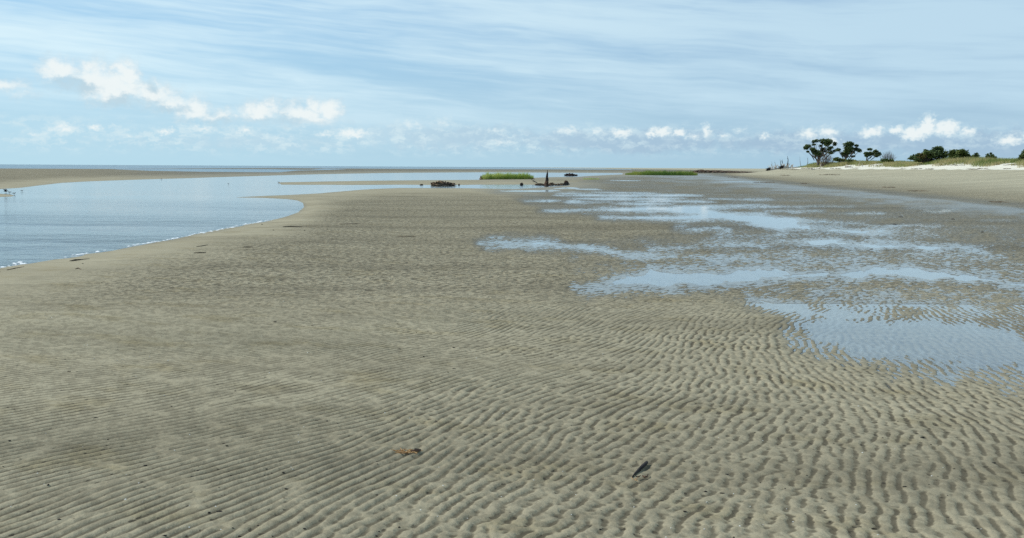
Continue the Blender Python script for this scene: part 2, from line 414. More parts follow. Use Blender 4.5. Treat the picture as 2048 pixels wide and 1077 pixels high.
# ------------------------------------------------------------------ sand material
def sand_material():
    m, t, out = material('tidal_sand')
    pos = t.new('ShaderNodeNewGeometry').outputs['Position']
    lvl = t.attr('lvl'); wet = t.attr('wet'); rip = t.attr('rip'); nearf = t.attr('near'); dry = t.attr('dry'); sheen = t.attr('sheen'); rmul = t.attr('rmul')
    # ripples too far away to be modelled: height noise stretched along the crests
    pr = t.scale(pos, (6.5, 10.5, 1.0), R(-50))
    farn = t.noise(pr, 1.0, 3, 0.6, 0.6)
    farh = t.math('MULTIPLY', t.math('SUBTRACT', farn, 0.5), 6.0)
    farw = t.math('SUBTRACT', 1.0, nearf)
    farh = t.math('MULTIPLY', t.math('MULTIPLY', farh, farw), rmul)
    rel = t.math('ADD', rip, farh)                       # ripple relief, about -1..1
    # water film in the troughs
    level = t.math('ADD', lvl, rel)
    film = t.ramp(level, 0.30, -0.22)
    film = t.math('MULTIPLY', film, t.fmix(nearf, 1.0, t.ramp(level, -1.1, -0.3, 0.5, 1.0)))
    film = t.math('MAXIMUM', film, sheen)
    damp = t.math('MAXIMUM', wet, t.math('MULTIPLY', t.ramp(level, 0.8, -0.1), 0.65))
    # colour: quartz sand, silt and painted shade in the troughs and between lumps, olive algae patches, grey wet sand
    big = t.noise(t.scale(pos, (0.22, 0.45, 1.0), R(12)), 1.0, 4, 0.6)
    mid = t.noise(t.scale(pos, (1.1, 2.2, 1.0), R(20)), 1.0, 5, 0.65)
    grain = t.noise(pos, 160.0, 2, 0.7)
    col = t.mix(t.ramp(big, 0.3, 0.7), SAND_A, SAND_B)
    col = t.mix(t.math('MULTIPLY', t.ramp(mid, 0.50, 0.72), 0.42), col, ALGAE)
    col = t.mix(t.math('MULTIPLY', t.ramp(t.noise(t.scale(pos, (0.7, 1.9, 1)), 1.0, 4, 0.6), 0.54, 0.7), 0.28), col, SILT_AND_SHADE)
    band = t.noise(t.scale(pos, (0.055, 0.32, 1.0), R(-7)), 1.0, 4, 0.62)
    col = t.mix(t.math('MULTIPLY', t.ramp(band, 0.47, 0.66), t.math('MULTIPLY_ADD', rmul, 0.34, 0.06)), col, SILT_AND_SHADE)
    col = t.mix(t.math('MULTIPLY', t.ramp(t.noise(t.scale(pos, (0.28, 0.55, 1.0), R(25)), 1.0, 5, 0.65), 0.50, 0.70), t.math('MULTIPLY_ADD', rmul, 0.16, 0.04)), col, SILT_AND_SHADE)
    lumps = t.noise(t.scale(pos, (13.0, 8.0, 1.0), R(-35)), 1.0, 3, 0.65); lfar = t.math('MULTIPLY', rmul, t.ramp(nearf, 0.0, 1.0, 1.0, 0.5))
    col = t.mix(t.math('MULTIPLY', t.ramp(lumps, 0.54, 0.44), t.math('MULTIPLY', 0.60, lfar)), col, SILT_AND_SHADE)  # shade between the lit lumps, put into the colour
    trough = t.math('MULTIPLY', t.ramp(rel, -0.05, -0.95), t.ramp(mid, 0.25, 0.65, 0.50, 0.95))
    col = t.mix(trough, col, SILT_AND_SHADE)  # trough silt, with the ripples' shaded sides painted in too
    peb = t.ramp(t.math('ADD', t.noise(pos, 30.0, 2, 0.5), t.math('MULTIPLY', mid, 0.25)), 0.77, 0.83)
    col = t.mix(t.math('MULTIPLY', peb, t.math('MULTIPLY', 0.75, t.ramp(rel, 0.2, -0.5))), col, (0.035, 0.03, 0.022))
    col = t.mix(t.math('MULTIPLY', damp, 0.85), col, t.mix(1.0, col, WETMUL, 'MULTIPLY'))
    dn = t.noise(t.scale(pos, (0.10, 0.5, 1.0), R(-14)), 1.0, 5, 0.6)
    bsand = t.mix(t.ramp(dn, 0.40, 0.62), BEACH_A, BEACH_B)
    col = t.mix(t.ramp(dry, 0.0, 0.45), col, bsand)
    col = t.mix(t.ramp(t.math('ADD', dry, t.math('MULTIPLY', t.math('SUBTRACT', dn, 0.5), 0.25)), 0.93, 1.06), col, WHITE_SAND)
    gr = t.ramp(grain, 0.25, 0.75, 0.82, 1.16, smooth=False)
    col = t.vmath('SCALE', col); sc = col.node; t.set(sc.inputs['Scale'], gr)
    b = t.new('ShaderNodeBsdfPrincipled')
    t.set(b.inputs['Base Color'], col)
    rough = t.fmix(damp, 0.92, 0.58); rough = t.fmix(film, rough, 0.07)
    t.set(b.inputs['Roughness'], rough)
    b.inputs['IOR'].default_value = 1.34
    t.set(b.inputs['Specular IOR Level'], t.fmix(t.math('MAXIMUM', t.math('MULTIPLY', damp, 0.45), film), 0.18, 0.5))
    hgt = t.math('ADD', t.math('MULTIPLY', farh, 0.012), t.math('MULTIPLY', grain, 0.0009))
    hgt = t.math('ADD', hgt, t.math('MULTIPLY', t.math('MULTIPLY', lumps, lfar), 0.016))
    hgt = t.math('ADD', hgt, t.math('MULTIPLY', t.noise(pos, 38.0, 4, 0.65), 0.0042))
    hgt = t.math('MULTIPLY', hgt, t.math('SUBTRACT', 1.0, t.math('MULTIPLY', film, 0.96)))
    bm = t.new('ShaderNodeBump'); bm.inputs['Strength'].default_value = 1.0; bm.inputs['Distance'].default_value = 1.0
    t.set(bm.inputs['Height'], hgt); t.set(b.inputs['Normal'], bm.outputs[0])
    t.l.new(b.outputs[0], out.inputs['Surface'])
    return m

SAND_A = (0.312, 0.272, 0.184); SAND_B = (0.375, 0.330, 0.226); ALGAE = (0.225, 0.172, 0.072); SILT_AND_SHADE = (0.095, 0.080, 0.053)
WETMUL = (0.60, 0.62, 0.66); BEACH_A = (0.37, 0.335, 0.235); BEACH_B = (0.43, 0.39, 0.275); WHITE_SAND = (0.74, 0.70, 0.58)

# ------------------------------------------------------------------ ground sheet
def build_ground():
    ys = [1200.0]
    y = 1200.0
    while y > 338.5:
        y -= 1.25 if y > 720 else (0.6 if y > 505 else (0.9 if y > 400 else (0.6 if y > 350 else 0.4)))
        ys.append(y)
    Yr = [float(ground(1024, q, raw=True)[1]) for q in ys if q > 337]
    Yr = [-2.0, -0.5, 0.7, 1.6, 2.3] + [q for q in Yr if q > 2.6]
    last = Yr[-1]
    for q in (1.25, 1.6, 2.2, 3.2, 5, 9, 20, 60): Yr.append(last * q)
    Yr = np.array(Yr)
    u = np.concatenate([np.linspace(-1.5, -0.72, 40)[:-1], np.linspace(-0.72, 0.72, 1400), np.linspace(0.72, 1.5, 40)[1:]])
    C = 1.6
    Yg, Ug = np.meshgrid(Yr, u, indexing='ij')
    Yg = Yg + 0.0 * Ug
    Xg = Ug * (np.maximum(Yg, -1.0) * 0.93 + C)
    X = Xg.ravel(); Y = Yg.ravel()
    M = macro(X, Y)
    rp, near = ripple(X, Y)
    smooth = sstep(14, 95, M['sch'] + 22 * fbm(X * 0.5, Y * 0.5, 91, 3))
    amp = (0.0060 - 0.0010 * sstep(-0.5, 1.5, X)) * smooth * (1 - 0.6 * sstep(-1.6, -3.0, M['L'])) * (0.72 + 0.5 * fbm(X * 0.45, Y * 0.6, 95, 2) + 0.1)
    und = 0.006 * fbm(X * 0.8, Y * 0.9, 99, 3) * (1 - sstep(10, 40, Y)) * sstep(0.6, 2.5, M['L'])
    Z = M['h'] + amp * rp * 1.0 + und + 0.03
    Z = np.where(M['h'] < -0.06, M['h'] + 0.03, Z)
    Z -= 0.03
    beach_t = M['t']
    # bumps of the dry beach
    Z += np.where(beach_t > 0, 0.03 * fbm(X / 3.0, Y / 5.0, 111, 3) * sstep(0, 0.15, beach_t), 0)
    far_level = (1 - near) * sstep(-1.2, -0.6, M['L'])
    Z = np.where((near < 0.5) & (M['L'] > -0.9) & (M['L'] < 0.8) & (M['sch'] > 5) & (M['ssea'] > 5) & (beach_t <= 0), np.maximum(Z, 0.0035), Z)
    nr, nc = Xg.shape
    GRID.update(Y=Yr, u=u, h=(M['h']).reshape(nr, nc), z=Z.reshape(nr, nc), sch=M['sch'].reshape(nr, nc))
    me = bpy.data.meshes.new('sand_flat')
    nv = nr * nc
    co = np.stack([X, Y, Z], 1).astype(np.float32)
    idx = np.arange(nv).reshape(nr, nc)
    q = np.stack([idx[:-1, :-1], idx[:-1, 1:], idx[1:, 1:], idx[1:, :-1]], -1).reshape(-1, 4).astype(np.int32)
    me.vertices.add(nv); me.vertices.foreach_set('co', co.ravel())
    me.loops.add(q.size); me.loops.foreach_set('vertex_index', q.ravel())
    me.polygons.add(len(q)); me.polygons.foreach_set('loop_start', np.arange(0, q.size, 4, dtype=np.int32))
    me.polygons.foreach_set('use_smooth', np.ones(len(q), bool))
    me.update(calc_edges=True)
    def att(name, v):
        a = me.attributes.new(name, 'FLOAT', 'POINT'); a.data.foreach_set('value', np.asarray(v, np.float32))
    L = M['L']
    shore = 1 - sstep(0.5, 9, M['sch'])
    lvl = np.where(beach_t > 0, 3.5, L)
    att('lvl', lvl)
    wet = np.maximum(1 - sstep(0.4, 1.5 + 1.1 * sstep(14, 26, Y), L), shore * 0.45)
    wet = wet * (0.45 + 0.55 * sstep(12, 22, Y))
    wet = np.maximum(wet, 1 - sstep(-0.3, 0.4, L))
    wet = np.where(beach_t > 0, 1 - sstep(0.0, 0.10, beach_t), wet)
    wet = np.maximum(wet, np.where(beach_t > 0, 0, 0.75 * sstep(75, 150, Y) * sstep(60, 450, M['x'])))
    wet = np.maximum(wet, 0.5 * (1 - sstep(0, 30, M['ssea'])))
    att('wet', wet)
    att('rip', np.clip(rp * smooth, -1.2, 1.2) * (1 - 0.6 * sstep(-1.6, -3.0, M['L']))); att('near', near)
    att('rmul', smooth)
    d = np.where(beach_t > 0, np.clip(beach_t, 0, 1) * 0.95 + np.clip(M['over'] / 1.2, 0, 1) * 0.2, 0)
    d = d * (1 - 0.35 * sstep(228, 270, Y))
    att('dry', d)
    # mirror film at the foot of the beach
    xb = np.interp(Y, BY, BX)
    s = (xb - X)
    w = 0.10 * Y + 1.0
    sh = sstep(-0.1, 0.8, s / w * 3 + 0.4 * M['nz']) * (1 - sstep(0.3, 1.5, s / w + 0.5 * M['nz'])) * sstep(24, 36, Y) * (1 - sstep(240, 300, Y))
    att('sheen', np.clip(sh * 0.62, 0, 1) * (beach_t <= 0))
    me.materials.append(sand_material())
    o = bpy.data.objects.new('sand_flat', me); link(o)
    tag(o, 'rippled grey tidal sand flat rising to a pale beach on the right', 'sand', kind='structure')
    return o
build_ground()

# ------------------------------------------------------------------ water
def water_sheet(name, pts, mat, label, z=0.0):
    me = bpy.data.meshes.new(name)
    me.from_pydata([(x, y, z) for x, y in pts], [], [tuple(range(len(pts)))]); me.update()
    me.materials.append(mat)
    o = bpy.data.objects.new(name, me); link(o)
    return tag(o, label, 'water', kind='structure')

def murky_water(name, deep, bx, by, amp, rough, calm=None, spec=0.5):
    m, t, out = material(name)
    pos = t.new('ShaderNodeNewGeometry').outputs['Position']
    n1 = t.noise(t.scale(pos, (bx, by, 1), R(6)), 1.0, 4, 0.6, 0.5)
    n2 = t.noise(t.scale(pos, (bx * 3.1, by * 3.3, 1), R(-9)), 1.0, 3, 0.55)
    patch = t.noise(t.scale(pos, (0.03, 0.10, 1), R(5)), 1.0, 3, 0.6)
    wind = t.ramp(patch, 0.38, 0.62, 0.35, 1.25)
    n0 = t.noise(t.scale(pos, (bx * 0.35, by * 0.36, 1), R(-4)), 1.0, 2, 0.5)
    h = t.math('ADD', t.math('MULTIPLY', n1, amp), t.math('MULTIPLY', n2, amp * 0.5))
    h = t.math('ADD', h, t.math('MULTIPLY', n0, amp * 1.5))
    h = t.math('MULTIPLY', h, wind)
    if calm is not None:                                   # choppier where the channel is open, slack further up
        yy = t.new('ShaderNodeSeparateXYZ'); t.l.new(pos, yy.inputs[0])
        h = t.math('MULTIPLY', h, t.ramp(yy.outputs[1], calm[0], calm[1], 1.0, calm[2]))
    bm = t.new('ShaderNodeBump'); bm.inputs['Strength'].default_value = 1.0; bm.inputs['Distance'].default_value = 1.0
    t.set(bm.inputs['Height'], h)
    b = t.new('ShaderNodeBsdfPrincipled')
    t.set(b.inputs['Base Color'], (*deep, 1)); b.inputs['Roughness'].default_value = rough
    b.inputs['IOR'].default_value = 1.333; b.inputs['Specular IOR Level'].default_value = spec
    t.set(b.inputs['Normal'], bm.outputs[0])
    t.l.new(b.outputs[0], out.inputs['Surface'])
    return m

def clear_water(name):
    m, t, out = material(name)
    pos = t.new('ShaderNodeNewGeometry').outputs['Position']
    h = t.math('MULTIPLY', t.noise(t.scale(pos, (5, 9, 1)), 1.0, 3, 0.5), 0.0010)
    bm = t.new('ShaderNodeBump'); bm.inputs['Distance'].default_value = 1.0; t.set(bm.inputs['Height'], h)
    # water's reflectance by Schlick, the same from above and below so that sunlight reaches the bed
    inc = t.new('ShaderNodeNewGeometry').outputs['Incoming']
    cosv = t.math('ABSOLUTE', t.vmath('DOT_PRODUCT', inc, bm.outputs[0]))
    frv = t.math('MULTIPLY_ADD', t.math('POWER', t.math('SUBTRACT', 1.0, cosv, clamp=True), 5.0), 0.98, 0.02, clamp=True)
    tr = t.new('ShaderNodeBsdfTransparent'); tr.inputs['Color'].default_value = (0.95, 0.97, 0.97, 1)
    gl = t.new('ShaderNodeBsdfGlossy'); gl.inputs['Roughness'].default_value = 0.02; gl.inputs['Color'].default_value = (1, 1, 1, 1)
    t.l.new(bm.outputs[0], gl.inputs['Normal'])
    mx = t.new('ShaderNodeMixShader'); t.l.new(frv, mx.inputs[0])
    t.l.new(tr.outputs[0], mx.inputs[1]); t.l.new(gl.outputs[0], mx.inputs[2])
    t.l.new(mx.outputs[0], out.inputs['Surface'])
    return m

def surf(x, y):
    """point of the sand seen at a photo pixel"""
    X, Y, z = ground(x, y)
    if Y < 60:
        for _ in range(4):
            z = max(float(lookup('z' if Y < 12 else 'h', X, Y)), 0.0)
            X, Y, _z = ground(x, y, z)
    return X, Y, z

def gp(x, y): return ground(x, y)[:2]
M_CH = murky_water('channel_water', (0.06, 0.078, 0.078), 1.3, 2.6, 0.09, 0.08, calm=(12, 48, 0.09))
M_SEA = murky_water('sea_water', (0.16, 0.235, 0.275), 0.25, 0.5, 0.30, 0.25, spec=0.12)
M_POOL = clear_water('pool_water')
SPLIT = [(-900, 352), (0, 348), (500, 348), (820, 345), (1240, 344.5), (1600, 346), (2600, 352)]
sp = [gp(a, b) for a, b in SPLIT]
water_sheet('sea', sp + [(60000, 900), (60000, 60000), (-60000, 60000), (-60000, 700)], M_SEA, 'thin band of dark blue sea along the horizon')
CUT = [(1300, 346), (1300, 362), (1180, 379), (1030, 381.6), (900, 381), (760, 384), (690, 396), (640, 430), (560, 480), (300, 560), (0, 640), (-300, 700)]
cut = [gp(a, b) for a, b in CUT]
water_sheet('tidal_channel', [q for q in sp if q[0] < cut[0][0]] + cut + [(-14, 6), (-60, 8)], M_CH, 'broad blue tidal channel curving in from the left')
water_sheet('tide_pools', [gp(1304, 346.5)] + [(cx + 0.02, cy) for cx, cy in cut[1:9]] + [(-2, 5), (60, 5), (60, 120), gp(1700, 350)], M_POOL,
            'shallow blue tide pools lying between the sand ripples on the right')

# ------------------------------------------------------------------ world
SUN_EL, SUN_AZ = R(41), R(-74)      # azimuth from +Y towards +X
sd = Vector((math.sin(SUN_AZ) * math.cos(SUN_EL), math.cos(SUN_AZ) * math.cos(SUN_EL), math.sin(SUN_EL)))
sl = bpy.data.lights.new('sun', 'SUN'); sl.energy = 3.3; sl.angle = R(0.6); sl.color = (1.0, 0.95, 0.86)
so = bpy.data.objects.new('sun', sl); so.rotation_euler = (-sd).to_track_quat('-Z', 'Y').to_euler(); so.location = (-20, -10, 30); link(so)

def azel(x, y):
    d = ray(x, y); d = d / np.linalg.norm(d)
    return math.degrees(math.atan2(d[0], d[1])), math.degrees(math.asin(d[2]))

def build_world():
    w = bpy.data.worlds.new('World'); scene.world = w; w.use_nodes = True
    w.node_tree.nodes.clear(); t = NT(w.node_tree)
    out = t.new('ShaderNodeOutputWorld')
    sky = t.new('ShaderNodeTexSky'); sky.sky_type = 'NISHITA'; sky.sun_disc = False
    sky.sun_elevation = SUN_EL; sky.sun_rotation = SUN_AZ; sky.air_density = 1.0; sky.dust_density = 0.6; sky.ozone_density = 1.6
    base = t.vmath('SCALE', sky.outputs[0]); base.node.inputs['Scale'].default_value = 0.105
    d = t.new('ShaderNodeTexCoord').outputs['Generated']
    sx = t.new('ShaderNodeSeparateXYZ'); t.l.new(d, sx.inputs[0])
    az = t.math('MULTIPLY', t.math('ARCTAN2', sx.outputs[0], sx.outputs[1]), 57.29578)
    el = t.math('MULTIPLY', t.math('ARCSINE', sx.outputs[2]), 57.29578)
    cb = t.new('ShaderNodeCombineXYZ'); t.l.new(az, cb.inputs[0]); t.l.new(el, cb.inputs[1]); P = cb.outputs[0]
    # ---- thin high cirrus in long streaks falling to the right
    pw = t.vmath('ADD', P, t.vmath('SCALE', t.noise(t.scale(P, (0.10, 0.22, 1)), 1.0, 3, 0.5, out=1)))
    pw.node.inputs[1].links[0].from_node.inputs['Scale'].default_value = 1.1
    st = t.scale(pw, (0.032, 0.50, 1), R(4.0))
    c1 = t.noise(st, 1.0, 5, 0.58)
    c2 = t.noise(t.scale(pw, (0.09, 1.5, 1), R(4.5)), 1.0, 4, 0.6)
    veil = t.noise(t.scale(P, (0.045, 0.09, 1)), 1.0, 3, 0.5)
    ci = t.math('ADD', t.math('MULTIPLY', c1, 0.72), t.math('MULTIPLY', c2, 0.28))
    right = t.ramp(az, -26, 12, -0.02, 0.11)
    cirrus = t.ramp(t.math('ADD', t.math('ADD', ci, right), t.math('MULTIPLY', veil, 0.20)), 0.49, 0.80)
    # ---- air near the horizon: humid haze, bluer away from the sun
    hz = t.math('POWER', t.ramp(el, 16.0, 0.0, smooth=False), 2.0)
    hzcol = t.mix(t.ramp(az, -28, 28), HAZE_L, HAZE_R)
    sk = t.mix(t.ramp(el, 0, 22, 0.70, 0.50), base, t.mix(t.ramp(az, -30, 30), SKY_L, SKY_R))
    sk = t.mix(t.math('MULTIPLY', hz, 0.85), sk, hzcol)
    cicol = t.mix(t.ramp(az, -24, 26), CI_L, CI_R)
    sk = t.mix(t.math('MULTIPLY', cirrus, t.ramp(el, 0.8, 4.5, 0.12, 0.85)), sk, cicol)
    # ---- cumulus
    wob = t.vmath('SUBTRACT', t.noise(P, 0.85, 6, 0.62, out=1), (0.5, 0.5, 0.5)); 
    wob2 = t.vmath('SUBTRACT', t.noise(P, 3.2, 4, 0.6, out=1), (0.5, 0.5, 0.5))
    Q = t.vmath('ADD', P, t.vmath('MULTIPLY', wob, (2.0, 1.3, 0)))
    Qs = t.vmath('ADD', t.vmath('ADD', P, t.vmath('MULTIPLY', wob2, (0.9, 0.65, 0))), t.vmath('MULTIPLY', wob, (0.5, 0.25, 0)))
    def field(blobs, q, grow=1.0):
        acc = None
        for (x, y, rx, ry, wt) in blobs:
            a, e = azel(x, y); ia = 1 / (rx * grow / 32.4); ie = 1 / (ry * grow / 32.4)
            v = t.vmath('MULTIPLY_ADD', q, (ia, ie, 0), (-a * ia, -e * ie, 0))
            g = t.math('MULTIPLY_ADD', t.vmath('LENGTH', v), -wt, wt)
            acc = g if acc is None else t.math('MAXIMUM', acc, g)
        return acc
    big = field(CUM_BIG, Q, 1.28); shade = field(CUM_SHADE, Q); small = field(CUM_SMALL, Qs, 1.32); bank = field(CUM_BANK, Q)
    bn = t.noise(P, 1.5, 6, 0.65)
    bn2 = t.noise(t.scale(P, (1, 1.7, 1)), 2.6, 5, 0.6)
    clus = t.ramp(t.noise(t.scale(P, (0.32, 0.9, 1)), 1.0, 3, 0.55), 0.32, 0.56)
    bn3 = t.noise(t.vmath('ADD', t.scale(P, (0.9, 1.9, 1)), t.vmath('MULTIPLY', wob2, (0.8, 0.8, 0))), 1.35, 6, 0.62)
    # grey-blue distant bank
    dist = t.math('MULTIPLY', t.ramp(t.math('ADD', bank, t.math('MULTIPLY', t.math('SUBTRACT', bn, 0.5), 1.5)), 0.0, 0.75), 0.62)
    sk = t.mix(dist, sk, t.mix(t.ramp(az, -14, 12), BANK_L, BANK_R))
    # loose scraps low over the sea
    low = t.ramp(el, 0.35, 1.3); low = t.math('MULTIPLY', low, t.ramp(el, 3.1, 1.9))
    scraps = t.math('MULTIPLY', t.math('MULTIPLY', clus, t.ramp(bn3, 0.43, 0.66)), t.math('MULTIPLY', low, t.ramp(az, -2, 14, 0.80, 0.45)))
    sk = t.mix(scraps, sk, CUM_LOW)
    s_m = t.ramp(t.math('ADD', small, t.math('MULTIPLY', t.math('SUBTRACT', bn2, 0.5), 1.1)), 0.02, 0.85)
    sk = t.mix(t.math('MULTIPLY', s_m, 0.92), sk, t.mix(t.ramp(t.math('ADD', small, t.math('MULTIPLY', t.math('SUBTRACT', bn2, 0.5), 0.8)), 0.1, 0.95), CUM_LOW, CUM_WHITE))
    b_m = t.ramp(t.math('ADD', big, t.math('MULTIPLY', t.math('SUBTRACT', bn, 0.5), 1.3)), -0.05, 0.85)
    bcol = t.mix(t.ramp(t.math('ADD', t.math('SUBTRACT', big, t.math('MAXIMUM', shade, 0.0)), t.math('MULTIPLY', t.math('SUBTRACT', bn2, 0.5), 0.9)), -0.15, 0.75), CUM_GREY, CUM_WHITE)
    sk = t.mix(t.math('MULTIPLY', b_m, 0.95), sk, bcol)
    bg = t.new('ShaderNodeBackground'); t.l.new(sk, bg.inputs['Color']); bg.inputs['Strength'].default_value = 1.0
    t.l.new(bg.outputs[0], out.inputs['Surface'])

HAZE_L = (0.50, 0.74, 0.85); HAZE_R = (0.36, 0.56, 0.70)
SKY_L = (0.30, 0.62, 0.94); SKY_R = (0.34, 0.54, 0.80)
CI_L = (0.74, 0.92, 0.99); CI_R = (0.54, 0.74, 0.87)
BANK_L = (0.52, 0.70, 0.81); BANK_R = (0.36, 0.50, 0.65)
CUM_LOW = (0.66, 0.82, 0.88); CUM_WHITE = (0.87, 0.93, 0.93); CUM_GREY = (0.52, 0.68, 0.77)
CUM_BIG = [(120, 143, 40, 26, 1), (150, 160, 58, 24, .7), (195, 165, 42, 42, 1.1), (225, 178, 60, 36, 1.1), (252, 150, 28, 32, 1.1), (300, 188, 62, 30, .95), (312, 165, 12, 14, .6), (345, 203, 60, 20, .95),
           (385, 218, 40, 22, 1), (430, 230, 80, 16, .7), (520, 222, 45, 24, .95), (545, 212, 22, 18, .8), (600, 228, 45, 24, 1.05), (628, 212, 22, 18, .9), (655, 222, 32, 26, 1.1), (620, 240, 75, 14, .8), (480, 235, 70, 14, .6),
           (12, 172, 42, 16, .8), (40, 190, 50, 10, .4)]
CUM_SHADE = [(150, 175, 60, 20, 1.5), (250, 203, 80, 14, 1.0), (300, 176, 18, 22, .7), (340, 216, 60, 9, .7), (430, 240, 60, 12, .6), (560, 242, 90, 10, .7)]
CUM_SMALL = [(130, 256, 36, 12, .8), (72, 268, 40, 8, .5), (190, 255, 16, 8, .8), (260, 274, 40, 8, .5), (330, 264, 20, 9, .9), (405, 258, 40, 11, .7), (490, 263, 30, 9, .75), (560, 276, 50, 8, .5), (705, 267, 46, 11, .95), (650, 268, 25, 7, .7),
             (820, 250, 36, 16, .5), (885, 243, 34, 13, .45), (985, 262, 40, 9, .5), (1000, 285, 50, 10, .5), (1135, 262, 30, 11, .7), (1195, 263, 20, 12, .7), (1243, 265, 26, 11, 1), (1322, 264, 26, 10, 1.15), (1300, 269, 14, 7, 1), (1360, 266, 15, 9, 1.1),
             (1413, 262, 12, 18, .85), (1390, 274, 20, 8, .7), (1450, 272, 12, 8, .6), (1530, 272, 12, 8, .8), (1618, 270, 22, 13, .95), (1655, 265, 20, 15, .95), (1742, 264, 24, 12, 1.05), (1792, 261, 18, 10, 1.15), (1828, 268, 26, 14, 1.3), (1856, 250, 13, 22, 1.35),
             (1845, 262, 22, 14, 1.2), (1892, 256, 24, 16, 1.3), (1935, 264, 18, 10, .9), (2022, 282, 26, 10, 1), (1480, 262, 20, 8, .5), (1665, 282, 12, 12, .8), (2060, 272, 20, 8, .8)]
CUM_BANK = [(900, 275, 260, 34, 1), (1250, 282, 330, 30, 1.2), (1650, 285, 330, 28, 1.2), (2000, 290, 280, 34, 1.2), (500, 285, 320, 22, .7)]
build_world()

# ------------------------------------------------------------------ materials for the small things
M_DARKWOOD = rough_mat('dark_wood', (0.008, 0.007, 0.007), (0.034, 0.029, 0.027), 14, 0.9, 0.5, 0.02)
M_BROWNWOOD = rough_mat('rotting_brown_wood', (0.035, 0.02, 0.014), (0.13, 0.075, 0.045), 9, 0.8, 0.6, 0.04)
M_GREYWOOD = rough_mat('weathered_grey_wood', (0.10, 0.085, 0.075), (0.22, 0.19, 0.165), 10, 0.9, 0.4, 0.03)
M_BLEACHED = rough_mat('bleached_driftwood', (0.34, 0.29, 0.24), (0.58, 0.53, 0.46), 8, 0.9, 0.3, 0.03)
M_PEAT = rough_mat('marsh_peat', (0.085, 0.055, 0.034), (0.36, 0.235, 0.135), 5, 0.9, 0.8, 0.06, c3=(0.10, 0.072, 0.05))
M_DARKPEAT = rough_mat('dark_peat', (0.015, 0.011, 0.011), (0.05, 0.035, 0.030), 6, 0.9, 0.7, 0.05)
M_BANKPEAT = rough_mat('peat_bank', (0.045, 0.028, 0.020), (0.11, 0.075, 0.05), 1.2, 0.9, 0.7, 0.05)
M_CORD = rough_mat('cordgrass', (0.36, 0.45, 0.11), (0.56, 0.60, 0.20), 1.6, 0.6, 0, trans=0.5, c3=(0.28, 0.38, 0.08))
M_CORDDARK = rough_mat('cordgrass_mixed', (0.17, 0.26, 0.05), (0.38, 0.40, 0.09), 0.35, 0.6, 0, trans=0.45, c3=(0.11, 0.20, 0.04))
M_DUNEGRASS = rough_mat('dune_grass', (0.25, 0.27, 0.095), (0.46, 0.39, 0.20), 0.30, 0.7, 0, trans=0.35, c3=(0.15, 0.21, 0.05))
M_PINE = rough_mat('dark_evergreen_leaves', (0.052, 0.088, 0.036), (0.145, 0.19, 0.068), 1.4, 0.7, 0, trans=0.3)
M_SHRUB = rough_mat('green_shrub_leaves', (0.07, 0.11, 0.03), (0.15, 0.19, 0.055), 1.1, 0.7, 0, trans=0.2)
M_OLIVE = rough_mat('olive_shrub_leaves', (0.14, 0.135, 0.045), (0.27, 0.23, 0.085), 1.2, 0.7, 0, trans=0.2)
M_TWIG = rough_mat('bare_grey_twigs', (0.13, 0.105, 0.10), (0.20, 0.17, 0.155), 3, 0.9, 0)
M_TRUNK = rough_mat('grey_bark', (0.07, 0.058, 0.05), (0.16, 0.14, 0.125), 5, 0.9, 0.3, 0.03)
M_WEED = rough_mat('orange_seaweed', (0.34, 0.17, 0.06), (0.50, 0.30, 0.13), 60, 0.6, 0)
M_SHELL = rough_mat('pale_shell', (0.6, 0.57, 0.5), (0.8, 0.78, 0.72), 30, 0.5, 0)
M_WRACK = rough_mat('dry_wrack', (0.06, 0.045, 0.03), (0.16, 0.12, 0.075), 2, 0.9, 0)
M_FOAM = rough_mat('white_foam', (0.70, 0.74, 0.76), (0.88, 0.90, 0.90), 20, 0.6, 0)
M_PLUME = rough_mat('dark_bird_plumage', (0.018, 0.020, 0.022), (0.045, 0.047, 0.05), 30, 0.8, 0)
M_BREAST = rough_mat('pale_bird_plumage', (0.55, 0.55, 0.53), (0.72, 0.72, 0.70), 30, 0.8, 0)
M_BILL = rough_mat('orange_bill', (0.30, 0.07, 0.02), (0.45, 0.12, 0.03), 30, 0.6, 0)

# ------------------------------------------------------------------ foam along the near edge of the channel
def build_foam():
    mb = MB()
    edge = CHANNEL[1:13]
    pts = []
    for (a, b), (c, d) in zip(edge[:-1], edge[1:]):
        L_ = int(abs(c - a) / 1.3)
        for i in range(L_):
            f = (i + random.random()) / L_
            pts.append((a + (c - a) * f, b + (d - b) * f))
    for x, y in pts:
        den = (0.75 + 0.5 * (vnoise(np.array([x / 17.0]), np.array([1.3]), 8)[0] - .5)) if x > 250 else max(0.03, 2.6 * float(fbm(np.array([x / 37.0]), np.array([3.3]), 5, 4)[0]) + .22)
        if x < -60 and random.random() < 0.5: continue
        if x > 545: continue
        if random.random() > den * (0.55 if x > 250 else 0.8): continue
        for _ in range(1 if x > 200 else random.choice((1, 2, 3))):
            spread = -1.2 if x > 150 else random.choice((0.2, -1.6, -3.2, -4.2))
            X, Y, _z = ground(x + random.gauss(0, 2), y + spread * random.random() * 1.3 - 0.4)
            r = random.uniform(0.006, 0.019) * (1 + 0.03 * Y) * (1 if random.random() < .9 else 1.8)
            n = 7; vs = []
            for k in range(n):
                tt = 2 * math.pi * k / n; q = r * random.uniform(0.6, 1.3)
                vs.append((X + math.cos(tt) * q * 1.7, Y + math.sin(tt) * q, 0.002))
            vs.append((X, Y, 0.006 + r * 0.22))
            mb.add(vs, [(k, (k + 1) % n, n) for k in range(n)])
    o = mb.build('foam', M_FOAM, smooth=True)
    tag(o, 'broken line of white foam along the near edge of the channel', 'foam', kind='stuff')
build_foam()

